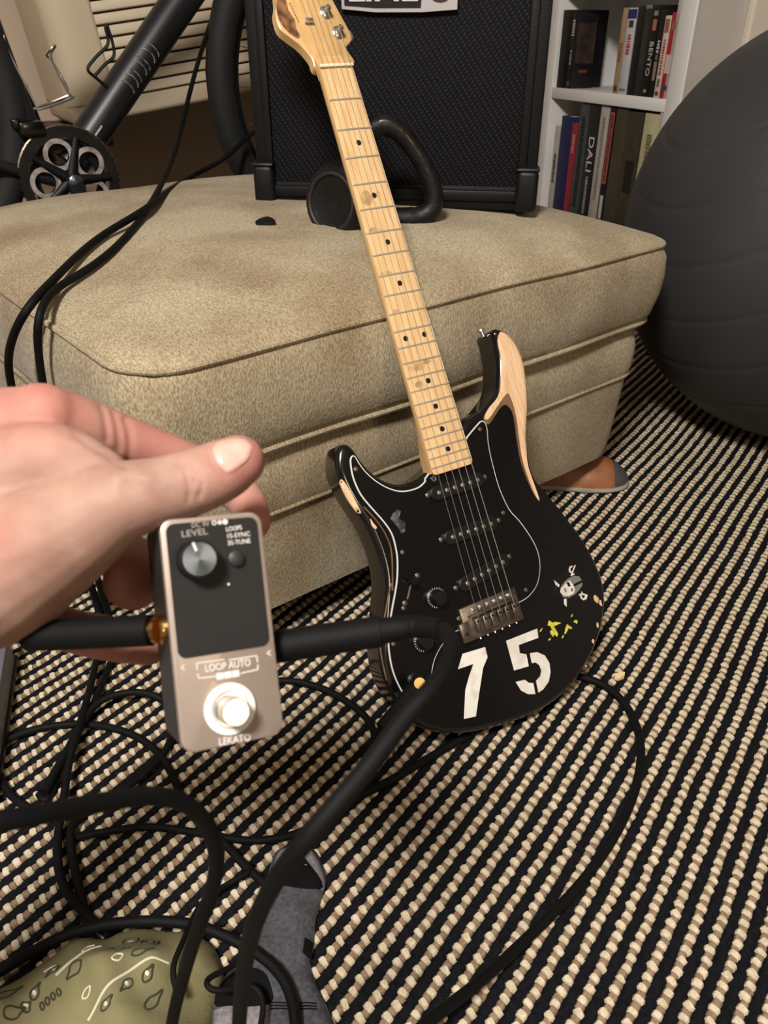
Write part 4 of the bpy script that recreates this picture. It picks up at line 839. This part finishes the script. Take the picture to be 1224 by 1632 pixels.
# right-hand plug and its thick lead, hanging in front of the guitar
def barrel(a, d, segs):
    """plug built from a along unit d: list of (length, radius)"""
    P = []; R = []; s = 0
    for L_, r in segs: P += [a+d*s, a+d*(s+L_)]; R += [r, r]; s += L_+1e-5
    return P, R, s
ar = PW(jr+np.array([.0028, 0, 0])); er = ond(607, 1006, .345); dr = (er-ar)/np.linalg.norm(er-ar); LR = np.linalg.norm(er-ar)
pb, rb, _ = barrel(ar+dr*.0024, dr, [(LR*.5, .0073), (LR*.5-.0025, .0071)])
c1, r1_, _ = barrel(ar-dr*.0004, dr, [(.0028, .0048)])
pts = [er-dr*.004, er+dr*.008, ond(664, 999, .345), ond(704, 1003, .335), ond(722, 1030, .315), ond(710, 1068, .30), ond(682, 1104, .29), ond(650, 1138, .285), ond(620, 1178, .28), ond(585, 1225, .275), ond(535, 1283, .27), ond(485, 1342, .27), ond(442, 1398, .28), ond(410, 1460, .30), ond(393, 1520, .33), ond(384, 1590, .37), ond(380, 1660, .40), ond(380, 1760, .43), onz(375, 1830, .006), onz(320, 1850, .006)]
cable('instrument_cable', 'thick black cable plugged into the right side of the pedal, bending down across the guitar', pts, .0037, [('plug_barrel', pb, rb, RUB), ('plug_collar', c1, r1_, BRS), ('strain_relief', cr([er-dr*.004, er+dr*.008, ond(664, 999, .345), ond(704, 1003, .335)], 6), [.0062-.0001*k for k in range(19)], RUB)], 8)
al = PW(jl+np.array([-.0028, 0, 0])); el = ond(42, 1014, .335); dl = (el-al)/np.linalg.norm(el-al); LL = np.linalg.norm(el-al)
pb, rb, _ = barrel(al+dl*.0028, dl, [(LL-.004, .0066)])
c1, r1_, _ = barrel(al-dl*.0004, dl, [(.0016, .0056), (.0018, .0042)])
pts = [el-dl*.004, el+dl*.02, ond(-70, 1050, .345), ond(-190, 1140, .31), ond(-170, 1260, .25), ond(-70, 1310, .235), ond(30, 1304, .245), ond(150, 1281, .27), ond(240, 1268, .29), ond(298, 1282, .305), ond(334, 1322, .32), ond(346, 1375, .335), ond(334, 1430, .35), ond(312, 1490, .37), ond(294, 1550, .40), ond(276, 1620, .43), ond(262, 1720, .47), onz(250, 1830, .065), onz(200, 1860, .07)]
cable('instrument_cable', 'black cable plugged into the left side of the pedal, looping down over the patterned cloth', pts, .0035, [('plug_barrel', pb, rb, RUB), ('plug_collar', c1, r1_, BRS)], 8)
# floor cables: pixel paths laid on the rug
FRr = .0045
def fl_(pts, z=FRr): return [onz(p[0], p[1], (p[2] if len(p) > 2 else z)) for p in pts]
# lead plugged into the guitar
gp = GM@np.array([ja[0], ja[1], ZP+.010])+Gt; tip = ond(669, 1089, (RC.T@(gp-CAM))[2]-.012); e0 = ond(606, 1158, (RC.T@(gp-CAM))[2]-.045)
d_ = (e0-tip)/np.linalg.norm(e0-tip); L_ = np.linalg.norm(e0-tip)
cable('guitar_lead', 'black lead with a brass capped angled plug in the guitar socket', [e0-d_*.004]+fl_([(592, 1188, .04), (572, 1228, .015), (556, 1262), (520, 1300), (470, 1330), (400, 1340), (330, 1330), (250, 1318), (190, 1322, .012), (120, 1335)]), .0040,
      [('plug_barrel', [tip-d_*.002, tip+d_*L_*.55, tip+d_*(L_*.55+.0001), tip+d_*L_], [.0085, .0078, .0066, .0055], RUB), ('brass_cap', [tip+(ond(669, 1089, .5)-tip)/np.linalg.norm(ond(669, 1089, .5)-tip)*k for k in (.004, .0115)], [.0064, .0062], BRS), ('plug_stem', [gp-(GM[:, 2])*.008, tip+d_*.003], [.0046, .0060], RUB)], 8)
cable('instrument_cable', 'black cable curving over the open rug from under the guitar body towards the viewer', fl_([(840, 1085), (900, 1075), (960, 1090), (1002, 1130), (1022, 1190), (1012, 1260), (975, 1340), (915, 1420)])+[onz(840, 1495, .012), onz(770, 1560, .03), onz(700, 1615, .055), onz(640, 1665, .07), onz(560, 1730, .04), onz(470, 1800, .006)], .0050, n=8)
cable('instrument_cable', 'black cable lying beside the guitar base, ending under the thick lead', fl_([(800, 1140), (740, 1175), (680, 1210), (620, 1245), (560, 1275)]), .0046, n=8)
LG = 'loops of cable on the rug'
cable('instrument_cable', 'black cable arching from the pedal edge to the guitar plug on the rug', fl_([(330, 1120), (390, 1095), (450, 1084), (505, 1094), (550, 1116), (585, 1145), (598, 1180), (580, 1215)]), FRr, n=8)
cable('instrument_cable', 'black cable in a wide low loop left of the pedal, on the rug', fl_([(0, 1185), (45, 1165), (100, 1155), (150, 1155), (205, 1168), (248, 1195), (275, 1235), (300, 1290), (345, 1330), (400, 1390), (440, 1420)]), FRr, n=8)
cable('instrument_cable', 'black cable rising in a round loop beneath the held pedal', fl_([(70, 1262, .014), (110, 1190, .014), (150, 1125, .016), (190, 1106, .016), (230, 1104, .014), (262, 1118), (275, 1150), (268, 1190), (240, 1225), (200, 1255), (150, 1280), (90, 1300, .012)]), FRr, n=8)
cable('instrument_cable', 'black cable dropping from behind the fingers down to the cloth', fl_([(160, 930, .03), (162, 985, .02), (154, 1050, .016), (140, 1110, .018), (124, 1165, .020), (110, 1215, .020), (102, 1270, .018), (92, 1335, .014), (94, 1390, .010), (112, 1430, .008), (150, 1470, .008), (175, 1490, .012)]), FRr, n=8)
cable('instrument_cable', 'second black cable dropping beside it from behind the fingers, on the rug', fl_([(178, 1050), (165, 1085), (140, 1140, .010), (118, 1180, .010), (95, 1225), (75, 1275), (62, 1265)]), .0042, n=8)
cable('instrument_cable', 'black cable looping at the edge of the rug by the grey box', fl_([(0, 1235), (12, 1262), (45, 1288), (85, 1300), (130, 1300), (112, 1320, .010), (116, 1370, .008), (130, 1430), (140, 1480), (150, 1500)]), FRr, n=8)
cable('instrument_cable', 'black cable crossing the rug above the cloth and bending round the sock', fl_([(-60, 1580, .010), (0, 1548, .012), (50, 1518, .022), (110, 1488, .030), (180, 1472, .034), (250, 1468, .036), (310, 1474, .034), (370, 1497, .026), (425, 1530, .022), (460, 1575, .022), (472, 1640, .022), (470, 1720, .020)]), .0050, n=8)
cable('instrument_cable', 'thin black cable wandering from the loops down onto the cloth', fl_([(330, 1300), (370, 1360), (402, 1385, .008), (360, 1410, .01), (320, 1440, .02), (292, 1500, .05), (275, 1545, .055), (285, 1590, .05)]), .0026, n=8)
cable('instrument_cable', 'thin black cable forming a small eye beside the sock', fl_([(440, 1410, .02), (400, 1470, .02), (385, 1530, .03), (330, 1560, .045), (345, 1580, .045), (400, 1570, .035), (420, 1600, .03), (410, 1660, .03)]), .0026, n=8)
# two leads draped over the ottoman's left corner, from the wall down to the rug
top1 = [ond(372, -60, 1.75), ond(348, 0, 1.72), ond(320, 80, 1.68), ond(296, 170, 1.62), ond(282, 240, 1.52)]
OFN = np.array([*od, 0.])
lead_end = lambda P: [onp(x, y, FL-OFN*(off+.008), OFN) for x, y, off in P]
cable('instrument_cable', 'black cable rising from the ottoman past the bicycle tyre', top1+[ov((255, 300), .008), ov((225, 352), .007), ov((175, 407), .007), ov((120, 442), .007), ov((82, 462), .012)]+lead_end([(62, 495, .012), (58, 540, .014), (66, 600, .014), (76, 650, .016), (96, 740, .02), (130, 850, .03)])+[onz(178, 985, .006), onz(186, 1040, .006)], .0047, n=8, relax=45)
cable('instrument_cable', 'black cable running over the ottoman from behind the amplifier', [ond(440, 195, 1.85), ond(404, 205, 1.80), ond(375, 240, 1.76), ond(345, 262, 1.70), ov((298, 283), .010), ov((262, 312), .014), ov((215, 346), .014), ov((160, 374), .008), ov((112, 418), .009), ov((72, 460), .020)]+lead_end([(42, 490, .02), (14, 545, .03), (12, 590, .03), (24, 640, .03), (50, 720, .03), (110, 840, .04)])+[onz(158, 962, .006), onz(168, 1030, .006)], .0049, n=8, relax=45)
# ================================================================== things on the rug
# sock
SK = [(436, 1362), (452, 1348), (474, 1342), (498, 1350), (514, 1375), (520, 1400), (512, 1430), (503, 1465), (500, 1500), (494, 1530), (504, 1565), (520, 1600), (534, 1640), (545, 1700), (430, 1710), (335, 1690), (332, 1620), (345, 1570), (372, 1540), (398, 1518), (412, 1480), (416, 1440), (424, 1400)]
def zpoly(P, z, n=3): return [tuple(q_[:2]) for q_ in (cr([onz(x, y, z) for x, y in P], n, True) if n else [onz(x, y, z) for x, y in P])]
SKp = zpoly(SK, .004); skd = dist_poly(SKp)
def skh(q_): d = skd(q_); return .001+.013*min(1, (d/.018))**.5+.0016*math.sin(q_[0]*140+q_[1]*60)*min(1, d/.02)+.001*math.sin(q_[1]*190)
sk = mk('sock', *solid(SKp, skh, .0008, .008), mat('grey_knit', (84, 84, 88), .95, col2=(66, 66, 71), scale=260, bump=.6, bscale=800, spec=.1), None, world=True, smooth=60); tag(sk, 'grey sock with black heel and toe patches lying on the rug', 'sock')
def part_dec(nm, P, hf, eps, m, par, n=3, ml=.008, z=.012): return mk(nm, *decal(zpoly(P, z, n), hf, eps, ml), m, par, world=True, smooth=60)
LGK = mat('light_grey_knit', (138, 134, 136), .95, col2=(112, 108, 112), scale=260, bump=.5, bscale=800, spec=.1); BKK = mat('black_knit', (17, 17, 18), .95, bump=.5, bscale=800, spec=.1)
part_dec('toe_panel', [(440, 1362), (456, 1350), (476, 1345), (497, 1353), (511, 1376), (517, 1400), (512, 1412), (500, 1390), (470, 1372), (446, 1395), (430, 1400)], skh, .0006, LGK, sk)
part_dec('black_toe', [(446, 1396), (460, 1368), (478, 1362), (500, 1385), (514, 1408), (490, 1416), (462, 1416), (438, 1412)], skh, .0009, BKK, sk)
part_dec('black_heel', [(345, 1575), (368, 1550), (395, 1543), (420, 1552), (432, 1575), (434, 1600), (400, 1604), (345, 1602)], skh, .0008, BKK, sk)
part_dec('black_tab', [(486, 1492), (498, 1494), (496, 1522), (482, 1516)], skh, .0008, BKK, sk, 0)
part_dec('light_cuff', [(340, 1606), (430, 1604), (428, 1650), (338, 1650)], skh, .0006, LGK, sk, 0)
for k in range(3): part_dec('black_stripe', [(430, 1600+k*5), (505, 1596+k*5), (505, 1598+k*5), (430, 1602+k*5)], skh, .0007, BKK, sk, 0)
# patterned olive cloth
BN = [(-60, 1590), (0, 1575), (50, 1545), (85, 1522), (110, 1502), (140, 1494), (170, 1496), (190, 1486), (230, 1478), (270, 1482), (305, 1484), (335, 1500), (350, 1525), (356, 1560), (346, 1590), (336, 1640), (330, 1700), (250, 1760), (100, 1780), (-80, 1740)]
BNp = zpoly(BN, .008); bnd = dist_poly(BNp)
def bnh(q_):
    x, y = q_[0], q_[1]; d = bnd(q_); e_ = min(1, d/.05)
    return .002+.050*e_**.6+e_*(.007*math.sin(x*52+y*38)+.005*math.sin(x*25-y*85+1)+.003*math.sin(x*130+y*90)+.006*abs(math.sin(x*34-y*20)))
bn_ = mk('bandana', *solid(BNp, bnh, .0008, .008), mat('olive_cotton', (132, 126, 92), .9, col2=(112, 106, 76), scale=14, bump=.4, bscale=700, spec=.1), None, world=True, smooth=70); tag(bn_, 'olive green paisley bandana crumpled on the rug under the cables', 'bandana')
INK = mat('dark_olive_ink', (58, 58, 44), .9); WI = mat('white_ink', (206, 202, 180), .9)
def K6(P): return cp_(0, 1440, .2451, P)
def bline(nm, P, r, m, closed=False):
    Q = [onz(*p, .045) for p in K6(P)]; Q = cr(Q, 5, closed); Q = [(q_[0], q_[1], bnh(q_)+.0001) for q_ in Q]; mk(nm, *tube(Q, r, 5, closed), m, bn_, world=True)
bline('white_line', [(580, 780), (680, 660), (780, 570), (900, 470), (1000, 415), (1100, 395)], .0011, WI); bline('white_line', [(385, 520), (470, 430), (560, 345), (655, 275)], .0011, WI); bline('white_line', [(540, 325), (560, 280), (605, 250)], .0009, WI); bline('white_line', [(290, 460), (330, 430), (375, 420)], .0009, WI)
def drop(cx_, cy_, L_, w, ang): return [(cx_+L_*(a*math.cos(ang))-w*b*math.sin(ang), cy_+L_*(a*math.sin(ang))+w*b*math.cos(ang)) for a, b in ((-1, 0), (-.7, .75), (-.1, 1), (.5, .5), (1.1, .05), (.5, -.35), (-.1, -.95), (-.7, -.75))]
for cx_, cy_, L_, w, an_ in ((790, 345, 62, 34, -.25), (940, 370, 70, 24, -.45), (500, 480, 66, 34, 2.3), (355, 478, 60, 24, 2.2), (245, 605, 52, 26, -1), (180, 690, 36, 26, -.8), (840, 590, 55, 22, 2.2), (715, 712, 52, 28, -.9), (975, 500, 56, 24, -1), (110, 740, 70, 30, -.6), (60, 620, 110, 36, -.8), (1000, 640, 90, 26, -1)):
    bline('paisley_print', drop(cx_, cy_, L_, w, an_), .0009, INK, True)
for cx_, cy_ in ((365, 465), (238, 615), (180, 682), (843, 577), (710, 717), (970, 500)):
    Pp = [(cx_+14*math.cos(t_), cy_+14*math.sin(t_)) for t_ in np.linspace(0, 6.28, 9, endpoint=False)]; part_dec('white_spot', K6(Pp), bnh, .0006, WI, bn_, 0, z=.045)
for sc_, cx_, cy_ in ((44, 968, 245), (22, 966, 246), (40, 838, 215)): bline('square_print', [(cx_-sc_, cy_-sc_*.7), (cx_+sc_, cy_-sc_*.9), (cx_+sc_, cy_+sc_*.7), (cx_-sc_, cy_+sc_*.9)], .0011, INK, True)
part_dec('white_square', K6([(822, 198), (856, 192), (856, 215), (822, 222)]), bnh, .0006, WI, bn_, 0, z=.045)
for cx_, cy_ in ((575, 615), (790, 428)): bline('diamond_print', [(cx_-32, cy_+20), (cx_-8, cy_-18), (cx_+32, cy_-24), (cx_+8, cy_+22)], .0008, WI, True)
for k in range(4): bline('ring_print', [(280+38*k+13*math.cos(t_), 680-k*24+18*math.sin(t_)) for t_ in np.linspace(0, 6.28, 7, endpoint=False)], .0008, INK, True)
# slipper under the ottoman
sd_ = od*.75-on_*.66; sd_ /= np.linalg.norm(sd_); sn = np.array([-sd_[1], sd_[0]]); sh0 = onz(1000, 764, .006)
shM = Matrix(((sd_[0], sn[0], 0, sh0[0]), (sd_[1], sn[1], 0, sh0[1]), (0, 0, 1, 0), (0, 0, 0, 1)))
so = empty('shoe', shM); tag(so, 'tan slip-on shoe with a grey toe, poking out from under the ottoman', 'shoe')
def shw(x): t_ = -x/.27; return .046*(max(0, 1-(1-min(t_/.22, 1))**2.2))**.5*(1-.22*math.sin(max(0, t_-.3)*3.6))*(1 if t_ < .85 else math.sqrt(max(.02, 1-((t_-.85)/.155)**2)))
xs = [-.0005]+[-.27*(k/30)**1.3 for k in range(1, 31)]; left = [(x, shw(x)) for x in xs]; SO = left+[(x, -w) for x, w in reversed(left)]
mk('sole', *ring_loft([[(x, y, .0008) for x, y in SO], [(x*1+.003*(x > -.1), y*1.06, .005) for x, y in SO], [(x, y*1.03, .0105) for x, y in SO]]), mat('grey_rubber_sole', (150, 146, 140), .7), so, smooth=40)
sod = dist_poly(SO); shh = lambda q_: .0104+.056*min(1, sod(q_)/.045)**.55*(.62+.38*min(1, -q_[0]/.12))
mk('upper', *solid(SO, shh, .010, .010), mat('tan_leather', (150, 94, 58), .5, col2=(124, 76, 46), scale=25), so, smooth=70)
RS = [(x, w*.99) for x, w in left if -.034 < x < -.002]; TOE = RS+[(x, -w) for x, w in reversed(RS)]
mk('toe_cap', *decal([p for p in TOE], shh, .0012, .01), mat('charcoal_canvas', (64, 64, 64), .8), so, smooth=60)
# crumb
a = onz(987, 1077, .004); P = [(-.007, -.004), (-.002, -.006), (.006, -.002), (.008, .004), (.002, .005), (-.005, .004)]
tag(mk('wood_chip', *[(lambda V, Fc: ([(x+a[0], y+a[1], z) for x, y, z in V], Fc))(*solid(P, lambda q_: .0055+.002*math.sin(q_[0]*300), .0006, .006))][0], mat('pale_chip', (226, 196, 146), .7), None, world=True), 'small pale wood chip lying on the rug beside the guitar', 'wood chip')
# grey box at the edge
a = onz(21, 1050, .046); b = onz(-2, 1205, .046); d_ = (b-a)[:2]; d_ /= np.linalg.norm(d_); nn = np.array([d_[1], -d_[0]]); 
bxM = Matrix(((d_[0], -nn[0], 0, a[0]), (d_[1], -nn[1], 0, a[1]), (0, 0, 1, 0), (0, 0, 0, 1))); bo = empty('equipment_case', bxM); tag(bo, 'flat grey case with a black rim lying on the rug at the cable loops', 'case')
sgn = -1 if nn[0] < 0 else 1
mk('shell', *boxg((.07, sgn*.11, .024), (.24, .20, .046), .006), mat('blue_grey_plastic', (104, 106, 114), .45), bo)
mk('rim', *boxg((.07, sgn*.11, .006), (.246, .206, .010), .003), BLK, bo)
# ================================================================== hand
def caps(g, pts, n=5):
    """chain of (px, py, depth, radius): one closed tapered limb with round ends"""
    P = cr([(*(ond(x, y, z) if z > 0 else (x, y, -z)), r) for x, y, z, r in pts], n); C_ = [p[:3] for p in P]; R_ = [p[3] for p in P]
    for end, sg in ((0, -1), (-1, 1)):
        d = (C_[end]-C_[1 if end == 0 else -2]); d /= np.linalg.norm(d); r = R_[end]; ext = [(C_[end]+d*r*math.sin(a), max(r*math.cos(a), r*.04)) for a in (.35, .7, 1.05, 1.3, 1.5)]
        if end == 0: C_ = [e[0] for e in reversed(ext)]+C_; R_ = [e[1] for e in reversed(ext)]+R_
        else: C_ += [e[0] for e in ext]; R_ += [e[1] for e in ext]
    g.add(*tube(C_, R_, 20))
g = G()
caps(g, [(-.56, -.42, -.33, .044), (-.50, -.20, -.36, .044), (-.40, .05, -.40, .041), (-380, 980, .375, .033), (-200, 880, .36, .034), (-60, 820, .352, .036)])             # forearm and wrist
caps(g, [(-180, 790, .365, .030), (-40, 720, .358, .026), (40, 684, .354, .0205), (72, 668, .352, .0160)])               # index metacarpal
caps(g, [(-200, 860, .375, .034), (-60, 800, .385, .028), (10, 760, .39, .022)])                                        # back of the palm
caps(g, [(-150, 920, .345, .036), (-20, 905, .335, .0355), (70, 868, .326, .0265), (140, 828, .320, .0205), (192, 797, .318, .0158)])  # thenar
caps(g, [(20, 770, .340, .026), (90, 752, .336, .021), (150, 772, .328, .0165)])                                        # web
caps(g, [(165, 808, .320, .0180), (212, 794, .320, .0160), (256, 783, .321, .0143), (294, 773, .322, .0140), (333, 759, .324, .0134), (364, 744, .326, .0126), (380, 735, .327, .0112)])  # thumb
caps(g, [(66, 668, .353, .0165), (130, 680, .362, .0138), (200, 702, .375, .0118), (280, 732, .388, .0110), (345, 762, .395, .0108), (390, 795, .389, .0097), (404, 832, .376, .0086)])    # index finger
caps(g, [(10, 790, .388, .015), (110, 845, .402, .0118), (185, 882, .400, .0130), (220, 905, .386, .0142), (212, 926, .368, .0140)])  # middle finger
caps(g, [(-40, 900, .385, .018), (40, 975, .388, .0118), (130, 1010, .384, .0106), (200, 1024, .376, .0100), (236, 1030, .368, .0090)])  # ring finger
caps(g, [(-60, 930, .390, .018), (30, 978, .402, .0115), (110, 1000, .402, .0100), (170, 1008, .398, .0088)])           # little finger
me = bpy.data.meshes.new('hand_raw'); me.from_pydata(g.v, [], g.f); ho = bpy.data.objects.new('hand_raw', me); COL.objects.link(ho)
rm = ho.modifiers.new('r', 'REMESH'); rm.mode = 'VOXEL'; rm.voxel_size = .0013
sm = ho.modifiers.new('s', 'SMOOTH'); sm.factor = .5; sm.iterations = 9
dg = bpy.context.evaluated_depsgraph_get(); hm = bpy.data.meshes.new_from_object(ho.evaluated_get(dg)); bpy.data.objects.remove(ho)
hv = np.array([v_.co[:] for v_ in hm.vertices]); hn = np.array([v_.normal[:] for v_ in hm.vertices]); hf_ = [tuple(p.vertices) for p in hm.polygons]
q_ = (hv-CAM)@RC; hp_ = np.stack([CX+F*q_[:, 0]/q_[:, 2], CY-F*q_[:, 1]/q_[:, 2]], 1); facing = np.clip(((CAM-hv)/np.linalg.norm(CAM-hv, axis=1)[:, None]*hn).sum(1)*2, 0, 1)
near = q_[:, 2] < .345
def creases(lines, depth, sig, mask):
    disp = np.zeros(len(hv))
    for L_ in lines:
        C_ = np.array(cr([(*p, 0) for p in L_], 6))[:, :2]
        for a, b in zip(C_[:-1], C_[1:]):
            ab = b-a; t_ = np.clip(((hp_-a)@ab)/(ab@ab), 0, 1); d = np.linalg.norm(hp_-a-t_[:, None]*ab, axis=1); disp = np.maximum(disp, np.exp(-(d/sig)**2))
    return disp*depth*facing*mask
dz = creases([[(283, 738), (296, 752), (302, 775), (300, 800)], [(303, 736), (316, 752), (322, 772), (318, 792)], [(292, 735), (307, 752), (313, 772)]], .0009, 3.2, near)
dz += creases([[(160, 640), (168, 665), (172, 700)], [(180, 652), (188, 680), (190, 715)], [(200, 668), (207, 695), (206, 735)], [(120, 690), (150, 712), (200, 742)]], .0008, 6.5, q_[:, 2] < .40)
dz -= creases([[(190, 762), (215, 758), (236, 764)]], .0011, 11, near)
dz += creases([[(333, 712), (338, 735), (352, 752), (362, 760)]], .0006, 3, near)
hv = hv-hn*dz[:, None]
hand = empty('person', tuple(ond(-60, 860, .35))); tag(hand, 'bare left hand reaching in, thumb and fingers gripping the small pedal', 'person')
SKIN = bpy.data.materials.new('skin'); SKIN.use_nodes = True; nt = SKIN.node_tree; b = nt.nodes['Principled BSDF']; L = nt.links.new
at = nt.nodes.new('ShaderNodeAttribute'); at.attribute_name = 'flush'; tc = nt.nodes.new('ShaderNodeTexCoord'); nz = nt.nodes.new('ShaderNodeTexNoise'); nz.inputs['Scale'].default_value = 55; nz.inputs['Detail'].default_value = 4; L(tc.outputs['Object'], nz.inputs['Vector'])
r1_ = nt.nodes.new('ShaderNodeValToRGB'); r1_.color_ramp.elements[0].color = rgb((146, 112, 98)); r1_.color_ramp.elements[1].color = rgb((170, 136, 120)); r1_.color_ramp.elements[0].position = .3; r1_.color_ramp.elements[1].position = .7; L(nz.outputs[0], r1_.inputs[0])
mx = nt.nodes.new('ShaderNodeMix'); mx.data_type = 'RGBA'; L(at.outputs['Fac'], mx.inputs[0]); L(r1_.outputs[0], mx.inputs[6]); mx.inputs[7].default_value = rgb((182, 108, 98)); L(mx.outputs[2], b.inputs['Base Color'])
b.inputs['Roughness'].default_value = .6; b.inputs['Specular IOR Level'].default_value = .3; b.inputs['Subsurface Weight'].default_value = .2; b.inputs['Subsurface Radius'].default_value = (1, .35, .2); b.inputs['Subsurface Scale'].default_value = .006
n2 = nt.nodes.new('ShaderNodeTexVoronoi'); n2.inputs['Scale'].default_value = 900; L(tc.outputs['Object'], n2.inputs['Vector']); bp = nt.nodes.new('ShaderNodeBump'); bp.inputs['Strength'].default_value = .12; bp.inputs['Distance'].default_value = .0004; L(n2.outputs[0], bp.inputs['Height']); L(bp.outputs[0], b.inputs['Normal'])
ho = mk('body', hv, hf_, SKIN, hand, world=True, smooth=180)
fl0 = np.zeros(len(hv))
for c, r in ((ond(70, 650, .345), .030), (ond(250, 705, .375), .035), (ond(405, 835, .37), .022), (ond(212, 930, .36), .022), (ond(200, 1025, .37), .04), (ond(392, 735, .318), .016), (ond(10, 862, .31), .012)):
    fl0 = np.maximum(fl0, np.exp(-(np.linalg.norm(hv-c, axis=1)/r)**2))
af = ho.data.attributes.new('flush', 'FLOAT', 'POINT'); af.data.foreach_set('value', (fl0*.55).astype(np.float32))
from mathutils.bvhtree import BVHTree
bv = BVHTree.FromPolygons([tuple(v_) for v_ in hv], hf_)
NP = [tuple(p[:2]) for p in cr([(339, 716, 0), (348, 704, 0), (364, 699, 0), (382, 699, 0), (396, 704, 0), (402, 715, 0), (397, 732, 0), (383, 745, 0), (366, 754, 0), (354, 746, 0), (344, 732, 0)], 4, True)]
fv, ff, be = fillpoly(NP, 4.5); cN = np.array([372, 724]); V = []; nd = dist_poly(NP)
for x, y in fv:
    d = Vector(ray(x, y)).normalized(); h = bv.ray_cast(Vector(CAM), d, 1)
    p_ = np.array(h[0]) if h[0] is not None else ond(x, y, .318)
    nrm = np.array(h[1]) if h[0] is not None else -np.array(d)
    V.append(p_-np.array(d)*(.0006*min(1, nd((x, y))/6)+.0001))
n = len(V); V2 = V+[p_+ray(372, 724)/F*.0012 for p_ in V]
mk('thumbnail', V2, list(ff)+[tuple(i+n for i in reversed(f_)) for f_ in ff]+[(a, b_, b_+n, a+n) for a, b_ in be], mat('fingernail', (214, 168, 154), .28, col2=(204, 156, 142), scale=80, coat=.3), hand, world=True, smooth=70)
